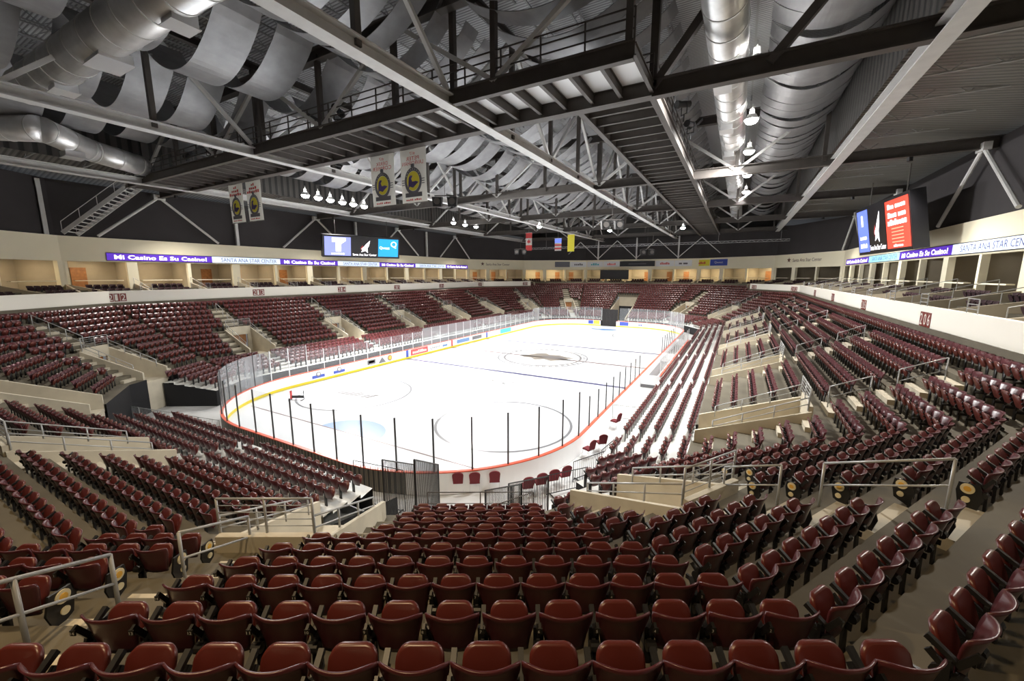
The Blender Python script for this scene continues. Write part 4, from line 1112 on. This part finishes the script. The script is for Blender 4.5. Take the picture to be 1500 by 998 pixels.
# loose banquet chairs on the floor
def chair():
    t = empty('banquet_chair', (0, 0, 0))
    b = MB(); b.hexa([(-.22, -.2, .42), (.22, -.2, .42), (.21, .22, .42), (-.21, .22, .42)], [(-.21, -.18, .50), (.21, -.18, .50), (.19, .20, .50), (-.19, .20, .50)]); b.build('seat', 'cloth', t)
    b = MB(); o_ = []
    for i in range(9): a = PI*i/8; o_.append((-.235*math.cos(a), .86+.15*math.sin(a)))
    pts = [(.2, .46), (-.2, .46)]+o_
    pts = [(x, z) for x, z in pts]
    n = len(pts); b.add([(x, -.20-(z-.5)*.2, z) for x, z in pts]+[(x, -.255-(z-.5)*.2, z) for x, z in pts], [tuple(range(n)), tuple(range(2*n-1, n-1, -1))]+[(i, n+i, n+(i+1) % n, (i+1) % n) for i in range(n)]); b.build('backrest', 'cloth', t)
    for sx in (-1, 1):
        for sy in (-1, 1):
            b = MB(); b.tube((sx*.19, sy*.17, .44), (sx*.22, sy*.23, 0), .012, 6); b.build('leg', 'alu', t)
    return t
ch0 = chair(); reg(None); cfirst = True
for x, y, a, lb in [(-10.7, 14.0, .6, 'leftmost of three against the boards'), (-10.05, 14.4, .62, 'middle of three against the boards'), (-9.3, 14.95, .6, 'rightmost of three against the boards'),
                    (-7.7, 15.2, .7, 'leftmost of four behind the black barrier'), (-7.35, 15.8, .8, 'second of four behind the black barrier'), (-7.0, 16.4, .8, 'third of four behind the black barrier'), (-6.65, 17.0, .9, 'rightmost of four behind the black barrier'),
                    (-6.55, 20.4, 1.2, 'nearer of the pair by the curved boards'), (-6.2, 21.6, .7, 'farther of the pair by the curved boards'), (-6.4, 25.4, 1.3, 'alone beside the pale barrier')]:
    o = ch0 if cfirst else copy_tree(ch0); cfirst = False
    o.location = (x, y, 0); o.rotation_euler = (0, 0, a); o.scale = (1.1, 1.1, 1.1)
    tag(o, 'maroon banquet chair on the floor, '+lb, 'chair', 'loose chairs on the floor')

# ------------------------------------------------------------------ signs: section numbers, ribbon boards, lettering
WHERE = {'206': 'nearest on the right balcony', '205': 'second along the right balcony', '204': 'third along the right balcony', '203': 'fourth along the right balcony', '202': 'just round the far right bend', '201': 'at the far right end of the balcony',
         '212': 'nearest on the left balcony', '213': 'second along the left balcony', '214': 'third along the left balcony', '215': 'fourth along the left balcony', '216': 'fifth along the left balcony', '217': 'sixth along the left balcony', '218': 'at the far left end of the balcony'}
def plaque(k, s, num, z, w_=1.35, h=.72):
    sg = SEG[k]; d = DF-.02; n = sg['n']; t = sg['t']
    root = empty('section_sign', (0, 0, 0), 0, 'maroon section sign %s, %s front' % (num, WHERE[num]), 'sign')
    for i, chh in enumerate(num):
        c = s+(w_/3)*(1-i)                  # inward view: x runs along -t
        q = [PT(sg, c+w_/6-.02, d, 0), PT(sg, c-w_/6+.02, d, 0), PT(sg, c-w_/6+.02, d+.03, 0), PT(sg, c+w_/6-.02, d+.03, 0)]
        b = MB(); b.hexa([(p[0], p[1], z) for p in q], [(p[0], p[1], z+h) for p in q]); pl = b.build('number_tile', 'plaque', root)
        O = PT(sg, c+w_/6-.08, d, z+.08); text(chh, O, (-t[0], -t[1], 0), (0, 0, 1), w_/3-.16 if chh != '1' else w_/3-.26, h-.16, 'digit', 'digit', pl, .006)
for s, num in ((27.5, '206'), (39.0, '205'), (50.5, '204'), (61.5, '203')): plaque('S', s, num, 7.45)
sr = srange(SEG['By'], DF); plaque('By', sr[0]+1.2, '202', 7.45); plaque('By', sr[1]-1.2, '201', 7.45)
for y, num in ((14.6, '212'), (27.2, '213'), (38.8, '214'), (49.6, '215'), (61.2, '216'), (74.5, '217')): plaque('Sx', -y, num, 7.6)
sr = srange(SEG['Byx'], DF); plaque('Byx', sr[0]+1.5, '218', 7.6)
def ribbon(k, s0, s1, kind, z0, z1, lab):
    sg = SEG[k]; d = DH-.12; t = sg['t']; a, c = max(s0, s1), min(s0, s1)     # starts at a (viewer's left), runs to c
    root = empty('ribbon_board', (0, 0, 0), 0, lab, 'sign')
    q = [PT(sg, a, d, 0), PT(sg, c, d, 0), PT(sg, c, d+.11, 0), PT(sg, a, d+.11, 0)]
    b = MB(); b.hexa([(p[0], p[1], z0-.05) for p in q], [(p[0], p[1], z1+.05) for p in q]); b.build('board_frame', 'scrblack', root)
    q = [PT(sg, a, d-.01, 0), PT(sg, c, d-.01, 0), PT(sg, c, d, 0), PT(sg, a, d, 0)]
    b = MB(); b.hexa([(p[0], p[1], z0) for p in q], [(p[0], p[1], z1) for p in q]); b.build('lit_face', {'p': 'purple', 'w': 'rwhite', 'c': 'rcyan'}[kind], root)
    L = a-c; h = z1-z0
    O = PT(sg, a-L*(.06 if kind == 'p' else .12), d-.01, z0+h*.17)
    if kind == 'p': text('Mi Casino Es Su Casino!', O, (-t[0], -t[1], 0), (0, 0, 1), L*.88, h*.62, 'glow', 'lettering', root, .01, bold=.02)
    else: text('SANTA ANA STAR CENTER', O, (-t[0], -t[1], 0), (0, 0, 1), L*.82, h*.66, 'navy', 'lettering', root, .01)
rz0, rz1 = 11.45, 12.15
order = ['nearest the camera', 'second', 'third', 'fourth', 'fifth', 'sixth', 'farthest']
br_ = [31.0, 41.5, 52.6, 63.2, 75.0]
for i in range(4): ribbon('S', br_[i], br_[i+1], 'wpcp'[i], rz0, rz1, 'lit %s ribbon board on the right wall, %s' % ({'w': 'white', 'p': 'purple', 'c': 'pale blue'}['wpcp'[i]], order[i]))
bl_ = [15.8, 25.0, 33.2, 42.3, 50.7, 59.7, 69.0, 77.0]
for i in range(7): ribbon('Sx', -bl_[i], -bl_[i+1], 'pwpwpwp'[i], rz0, rz1, 'lit %s ribbon board on the left wall, %s' % ({'w': 'white', 'p': 'purple'}['pwpwpwp'[i]], order[i]))
for k, nm in (('By', 'right'), ('Byx', 'left')):
    sg = SEG[k]; s0, s1 = srange(sg, DH); m_ = (s0+s1)/2; t = sg['t']
    root = empty('wall_lettering', (0, 0, 0), 0, 'dark Santa Ana Star Center lettering with star mark on the far %s wall' % nm, 'sign')
    text('Santa Ana Star Center', PT(sg, m_+3.0, DH-.02, 12.25), (-t[0], -t[1], 0), (0, 0, 1), 6.4, .55, 'brown', 'lettering', root, .01)
    b = MB(); c = Vector(PT(sg, m_+3.9, DH-.05, 12.6)); tv = Vector((t[0], t[1], 0)); pts = []
    for i in range(10): r_ = .5 if i % 2 == 0 else .2; a = PI/2+PI*i/5; pts.append(c+tv*(-r_*math.cos(a))+Vector((0, 0, r_*math.sin(a))))
    b.add(pts, [tuple(range(10))]); b.build('star_mark', 'brown', root)
# far wall banner adverts
fx = [(-42, -37.9, 'greyp', ''), (-37.8, -33.4, 'banner', ''), (-33.3, -29.3, 'banner', ''), (-29.2, -25.2, 'banner', ''), (-17.0, -13.0, 'banner', ''), (-12.9, -9.3, 'banner', ''), (-9.1, -5.8, 'yellow', ''), (-5.7, -2.4, 'adblue', '')]
WORDS = ['', '~mmmmm', '~mmmm', '~mmmmmm', '~mmmmmmmm', '~mm', '~mmmmm', 'Qwest']
for i, (x0, x1, m_, _) in enumerate(fx):
    root = empty('advert_panel', (0, 0, 0), 0, ['dark green grey', 'white grey-marked', 'white green-marked', 'white red-marked', 'white red-striped', 'white dark-emblem', 'yellow', 'royal blue'][i]+' advert panel on the far wall', 'sign')
    Yp = 2*YC+1.51+DH-.1
    k = 'Ayx' if x0 < -33.5 else 'Ay' if x1 > -7.9 else 'Ey'; sg = SEG[k]; n_ = sg['n']
    def onwall(x, dd): q = (sg['c']+DH-dd)/(n_[0]*x/98+n_[1]); return Vector((x/98*q, q, 0))
    a_, c_, a2, c2 = onwall(x0, .08), onwall(x1, .08), onwall(x0, .02), onwall(x1, .02)
    b = MB(); b.hexa([(p.x, p.y, 11.95) for p in (a_, c_, c2, a2)], [(p.x, p.y, 13.25) for p in (a_, c_, c2, a2)]); b.build('panel', 'board' if m_ == 'banner' else m_, root)
    if i:
        dv = c_-a_; wd = dv.length*.5; o_ = a_+dv*.25
        text(WORDS[i], (o_.x, o_.y, 12.35), dv, (0, 0, 1), wd, .5, ['', 'greyp', 'teal', 'redm', 'redm', 'greyp', 'redm', 'digit'][i], 'lettering', root, .01)
b = MB(); b.box(-29.4, 96.3, 9.0, -22.6, 96.4, 11.2)
o = b.build('window_1', 'scrblack'); struct(o, 'dark glass window in the far wall')
t = empty('score_panel', (0, 0, 0), 0, 'black electronic score panel on the far wall between advert panels', 'scoreboard'); b = MB(); b.box(-25.1, 97.6, 12.0, -17.1, 97.75, 13.2); b.build('panel', 'scrblack', t)
b = MB(); b.box(-23, 97.55, 12.5, -19, 97.6, 12.62); b.build('display_line', 'greyp', t)

# video screens
def screen(P0, P1, z0, z1, label, faces, tilt=.5):
    """P0->P1 is viewer's left to right; the bottom edge leans back by tilt"""
    root = empty('video_board', (0, 0, 0), 0, label, 'video screen')
    A = Vector((P0[0], P0[1], 0)); B = Vector((P1[0], P1[1], 0)); d = (B-A).normalized(); N = d.cross(Vector((0, 0, 1)))
    L = (B-A).length; UP = Vector((0, 0, z1-z0))+N*tilt; O = A-N*tilt+Vector((0, 0, z0)); h = UP.length; UN = UP/h; FN = d.cross(UN)
    def S(x, y, o=0): return O+d*x+UP*y+FN*o
    b = MB(); e = .25/(z1-z0)
    b.hexa([S(-.25, -e), S(L+.25, -e), S(L+.25, -e, -.9), S(-.25, -e, -.9)], [S(-.25, 1+e), S(L+.25, 1+e), S(L+.25, 1+e, -.9), S(-.25, 1+e, -.9)]); b.build('housing', 'scrblack', root)
    for f0, f1, m_, kind in faces:
        xa, w_ = L*f0, L*(f1-f0)
        b = MB(); b.hexa([S(xa, 0, .03), S(xa+w_, 0, .03), S(xa+w_, 0, .01), S(xa, 0, .01)], [S(xa, 1, .03), S(xa+w_, 1, .03), S(xa+w_, 1, .01), S(xa, 1, .01)]); fo = b.build('screen_face', m_, root)
        def T(body, fx_, fz, fw, fh, mm): text(body, S(xa+w_*fx_, fz, .04), d, UN, w_*fw, h*fh, mm, 'screen_lettering', fo, .01)
        def G(poly, mm):
            bb = MB(); bb.add([S(xa+w_*x, y, .045+(.01 if mm == 'redm' else 0)) for x, y in poly], [tuple(range(len(poly)))]); bb.build('screen_graphic', mm, fo)
        if kind == 'T': G([(.28, .95), (.28, .72), (.42, .72), (.42, .22), (.62, .22), (.62, .62), (.8, .8), (.8, .95)], 'glow'); T('~mmmmmm', .25, .06, .5, .1, 'glow')
        if kind == 'star':
            G([(.36, .22), (.42, .36), (.34, .40), (.46, .52), (.52, .62), (.70, .88), (.66, .60), (.60, .44), (.62, .18), (.52, .30)], 'glow')
            G([(.36, .30), (.34, .46), (.42, .60), (.44, .50), (.38, .42)], 'redm'); T('Santa Ana Star Center', .04, .02, .92, .12, 'glow')
        if kind == 'Q': T('Qwest', .06, .40, .5, .18, 'glow'); T('Q', .62, .5, .3, .38, 'glow')
        if kind == 'B': T('I', .42, .62, .14, .26, 'glow'); T('~mmmm', .2, .3, .6, .1, 'glow'); T('~mmmmm', .2, .1, .6, .1, 'glow')
        if kind == 'R':
            T('~mmm mmmm', .12, .82, .76, .10, 'glow'); T('~mmmm mmm', .12, .64, .76, .11, 'glow'); T('~mmmmmmmm', .1, .48, .8, .12, 'glow')
            for i in range(5): G([(.24, .40-.07*i), (.76, .40-.07*i), (.76, .42-.07*i), (.24, .42-.07*i)], 'badge')
            T('~mmmmmm', .3, .03, .4, .05, 'glow')
    b = MB()
    for f_ in (.15, .85): p = S(L*f_, 1+e, -.5); b.tube(p, (p.x, p.y, 18.2), .05, 6)
    b.build('hanger', 'steeld', root)
screen((-50.3, 37.0), (-46.0, 46.6), 12.75, 15.3, 'wide three-panel video board hung at the left wall', [(0, .335, 'scrlav', 'T'), (.345, .70, 'scrblack', 'star'), (.71, 1, 'scrcyan', 'Q')])
screen((9.3, 50.5), (10.2, 40.5), 12.1, 15.8, 'three-panel video board hung at the right wall', [(0, .24, 'scrblue', 'B'), (.25, .60, 'scrblack', 'star'), (.61, 1, 'scrred', 'R')], .65)

# hanging cloth banners behind the catwalk (lettering reads from the far side)
def banner(x0, x1, l1, l2, l3, label, z1=18.0, z0=14.65, y=20.75):
    root = empty('hanging_banner', (0, 0, 0), 0, label, 'banner'); w_ = x1-x0
    b = MB(); n = 8; vv = []
    for i in range(n+1):
        u = i/n
        for z in (z0, (z0+z1)/2, z1): vv.append((x0+w_*u, y+.04*math.sin(u*7+z), z))
    fs = []
    for i in range(n):
        for j in range(2): a = i*3+j; fs.append((a, a+3, a+4, a+1))
    vv2 = [(x, yy+.015, z) for x, yy, z in vv]; m2 = len(vv); fs2 = [tuple(m2+q for q in reversed(f)) for f in fs]
    b.add(vv+vv2, fs+fs2); b.build('cloth', 'banner', root, smooth=True)
    b = MB(); b.tube((x0-.08, y, z0), (x1+.08, y, z0), .03, 6); b.tube((x0-.08, y, z1), (x1+.08, y, z1), .03, 6); b.build('batten', 'steeld', root)
    yf = y-.07; X_ = (-1, 0, 0); U = (0, 0, 1)
    # mirrored print showing through: draw with x reversed, kept facing the camera
    def TM(body, cx, z, fw, fh, mm):
        o = text(body, (cx-w_*fw/2, 0, z), (1, 0, 0), U, w_*fw, fh, mm, 'banner_lettering', None, 0)
        me = o.data; nv = len(me.vertices); a = np.zeros(nv*3); me.vertices.foreach_get('co', a); a = a.reshape(-1, 3); a[:, 0] = 2*cx-a[:, 0]; a[:, 1] = yf; me.vertices.foreach_set('co', a.ravel()); me.update(); o.parent = root
    cx = (x0+x1)/2
    TM(l1, cx, z1-.42, .2, .2, 'redm'); TM(l2, cx, z1-.72, .5, .22, 'redm'); TM(l3, cx, z1-1.02, .82, .24, 'redm'); TM('~mmmm mmmm', cx, z0+.14, .6, .12, 'redm')
    cz = z0+1.35; R = w_*.34
    def disc(r0, r1, mm, dy, nm='crest_ring', sx=1.0):
        bb = MB(); n_ = 36
        for i in range(n_):
            a = 2*PI*i/n_; c = 2*PI*(i+1)/n_
            bb.add([(cx+r0*math.cos(a), yf-dy, cz+r0*1.15*math.sin(a)), (cx+r1*math.cos(a), yf-dy, cz+r1*1.15*math.sin(a)), (cx+r1*math.cos(c), yf-dy, cz+r1*1.15*math.sin(c)), (cx+r0*math.cos(c), yf-dy, cz+r0*1.15*math.sin(c))], [(0,1,2,3)])
        bb.build(nm, mm, root)
    disc(R*.74, R, 'greyp', .004); disc(0, R*.72, 'yellow', .003, 'crest_field')
    for i in range(9):
        a = PI*.15+PI*.7*i/8; bb = MB(); px, pz = cx+R*.87*math.cos(a), cz+R*1.0*math.sin(a); bb.box(px-.02, yf-.008, pz-.03, px+.02, yf-.006, pz+.03); bb.build('crest_letter', 'banner', root)
    bb = MB(); sp = [(-.30, .45), (-.05, .40), (-.22, .18), (-.10, -.05), (.30, -.02), (.62, -.12), (.36, -.28), (-.02, -.52), (-.42, -.40), (-.60, -.62), (-.55, -.05), (-.48, .30)]
    bb.add([(cx+R*x, yf-.006, cz+R*1.1*z) for x, z in sp], [tuple(range(len(sp)))]); bb.build('crest_animal', 'violet', root)
    bb = MB(); bb.box(cx-R*.22, yf-.006, cz+R*1.15, cx+R*.18, yf-.004, cz+R*1.45); bb.build('crest_crown', 'greyp', root)
    bb = MB(); bb.box(cx-R*.95, yf-.007, cz-R*1.35, cx+R*1.0, yf-.005, cz-R*.98); bb.build('crest_scroll', 'greyp', root)
    bb = MB()
    for s_ in (-1, 1):
        for i in range(3): zz = cz+.06-.14*i; bb.box(min(cx+s_*R*1.0, cx+s_*R*1.32), yf-.007, zz, max(cx+s_*R*1.0, cx+s_*R*1.32), yf-.005, zz+.05)
    bb.build('crest_bars', 'greyp', root)
banner(-22.7, -20.55, '#7', 'DEREK', 'CORMIER', 'white lettered banner with yellow crest, left of the large pair')
banner(-19.95, -17.8, '#17', 'PETER', 'LAVROSHAN', 'white lettered banner with yellow crest, right of the large pair')
banner(-41.0, -38.8, '~mm', '~mmmm', '~mmmmmm', 'white banner with yellow crest, left of the small pair by the lights')
banner(-38.2, -36.0, '~mm', '~mmmm', '~mmmmmmm', 'white banner with yellow crest, right of the small pair by the lights')
# flags over the far ice
def flag(x, y, z0, z1, w_, bands, label):
    root = empty('hanging_flag', (0, 0, 0), 0, label, 'flag')
    for i, (f0, f1, m_) in enumerate(bands):
        b = MB(); b.box(x, y, z0+(z1-z0)*f0, x+w_, y+.03, z0+(z1-z0)*f1); b.build('flag_band', m_, root)
    b = MB(); b.tube((x-.1, y, z1), (x+w_+.1, y, z1), .03, 6); b.tube((x+w_/2, y, z1), (x+w_/2, y, z1+1.5), .01, 5); b.build('batten', 'steel', root)
    return root
r_ = flag(-36.1, 70, 14.6, 17.9, 1.3, [(0, .3, 'redm'), (.3, .7, 'banner'), (.7, 1, 'redm')], 'red and white leaf flag hanging over the far left ice')
b = MB(); lp = [(0, -.5), (.1, -.2), (.45, -.25), (.3, 0), (.5, .2), (.2, .2), (0, .55), (-.2, .2), (-.5, .2), (-.3, 0), (-.45, -.25), (-.1, -.2)]
b.add([(-35.45+x*.9, 69.98, 16.25+z*.9) for x, z in lp], [tuple(range(12))]); b.build('leaf', 'redm', r_)
flag(-30.1, 70, 14.4, 16.6, 1.3, [(0, .12, 'banner'), (.12, .25, 'redm'), (.25, .4, 'banner'), (.4, .52, 'redm'), (.52, .65, 'banner'), (.65, 1, 'scrblue')], 'pale striped flag hanging left of the yellow flag')
flag(-27.6, 70, 14.2, 17.2, 1.3, [(0, 1, 'yellow')], 'yellow flag hanging over the far ice')
# long thin light truss hung before the far wall
root = empty('lighting_truss', (0, 0, 0), 0, 'long slim horizontal truss hung before the far charcoal wall', 'truss')
b = MB()
for dz in (0, .35): b.bar((-44, 88, 16.0+dz), (8, 88, 16.0+dz), .06, .06)
b.build('chords', 'alu', root); b = MB()
for i in range(74): b.bar((-44+i*.7, 88, 16.0+(.35 if i % 2 else 0)), (-44+(i+1)*.7, 88, 16.0+(0 if i % 2 else .35)), .04, .04)
b.build('lacing', 'alu', root); b = MB()
for x in (-40, -28, -16, -4, 6): b.tube((x, 88, 16.3), (x, 88, 18), .02, 5)
b.build('hanger', 'steel', root)

# small guard frames and step lights on the balcony front
for k, sd in (('S', 'right'), ('Sx', 'left')):
    sg = SEG[k]
    for i, q_ in enumerate(suite_s[k][:-1]):
        t = empty('balcony_rail', (0, 0, 0), 0, 'small grey three-bar rail frame standing on the %s balcony front' % sd, 'railing', 'rail frames on the %s balcony' % sd)
        s0 = q_+.35; s1 = q_+1.25; zb = ZF1+(.1 if k == 'Sx' else 0)-.03
        b = MB()
        for s_ in (s0, s1): b.tube(PT(sg, s_, DF+.12, zb), PT(sg, s_, DF+.12, zb+.62), .022, 6)
        for zz in (.2, .4, .62): b.tube(PT(sg, s0, DF+.12, zb+zz), PT(sg, s1, DF+.12, zb+zz), .018, 6)
        b.build('frame', 'rail', t)
        b = MB(); b.path([PT(sg, q_+.3, DF+.9, 8.75), PT(sg, q_+.3, DH-.8, 9.75)], .022)
        for dd, z0_, z1_ in ((DF+.9, 7.8, 8.75), (DF+2.6, 8.2, 9.2), (DH-.8, 8.6, 9.75)): b.tube(PT(sg, q_+.3, dd, z0_), PT(sg, q_+.3, dd, z1_), .02, 6)
        b.build('step_rail', 'rail', t)
        if k == 'S' and i < 9:
            b = MB(); c = Vector(PT(sg, q_+2.6, DF+.55, 8.02)); b.box(c.x-.04, c.y-.06, c.z-.05, c.x+.04, c.y+.06, c.z+.05)
            b2 = b.build('step_light', 'lens'); tag(b2, 'tiny bright step light behind the right balcony front', 'light', 'step lights of the right balcony')
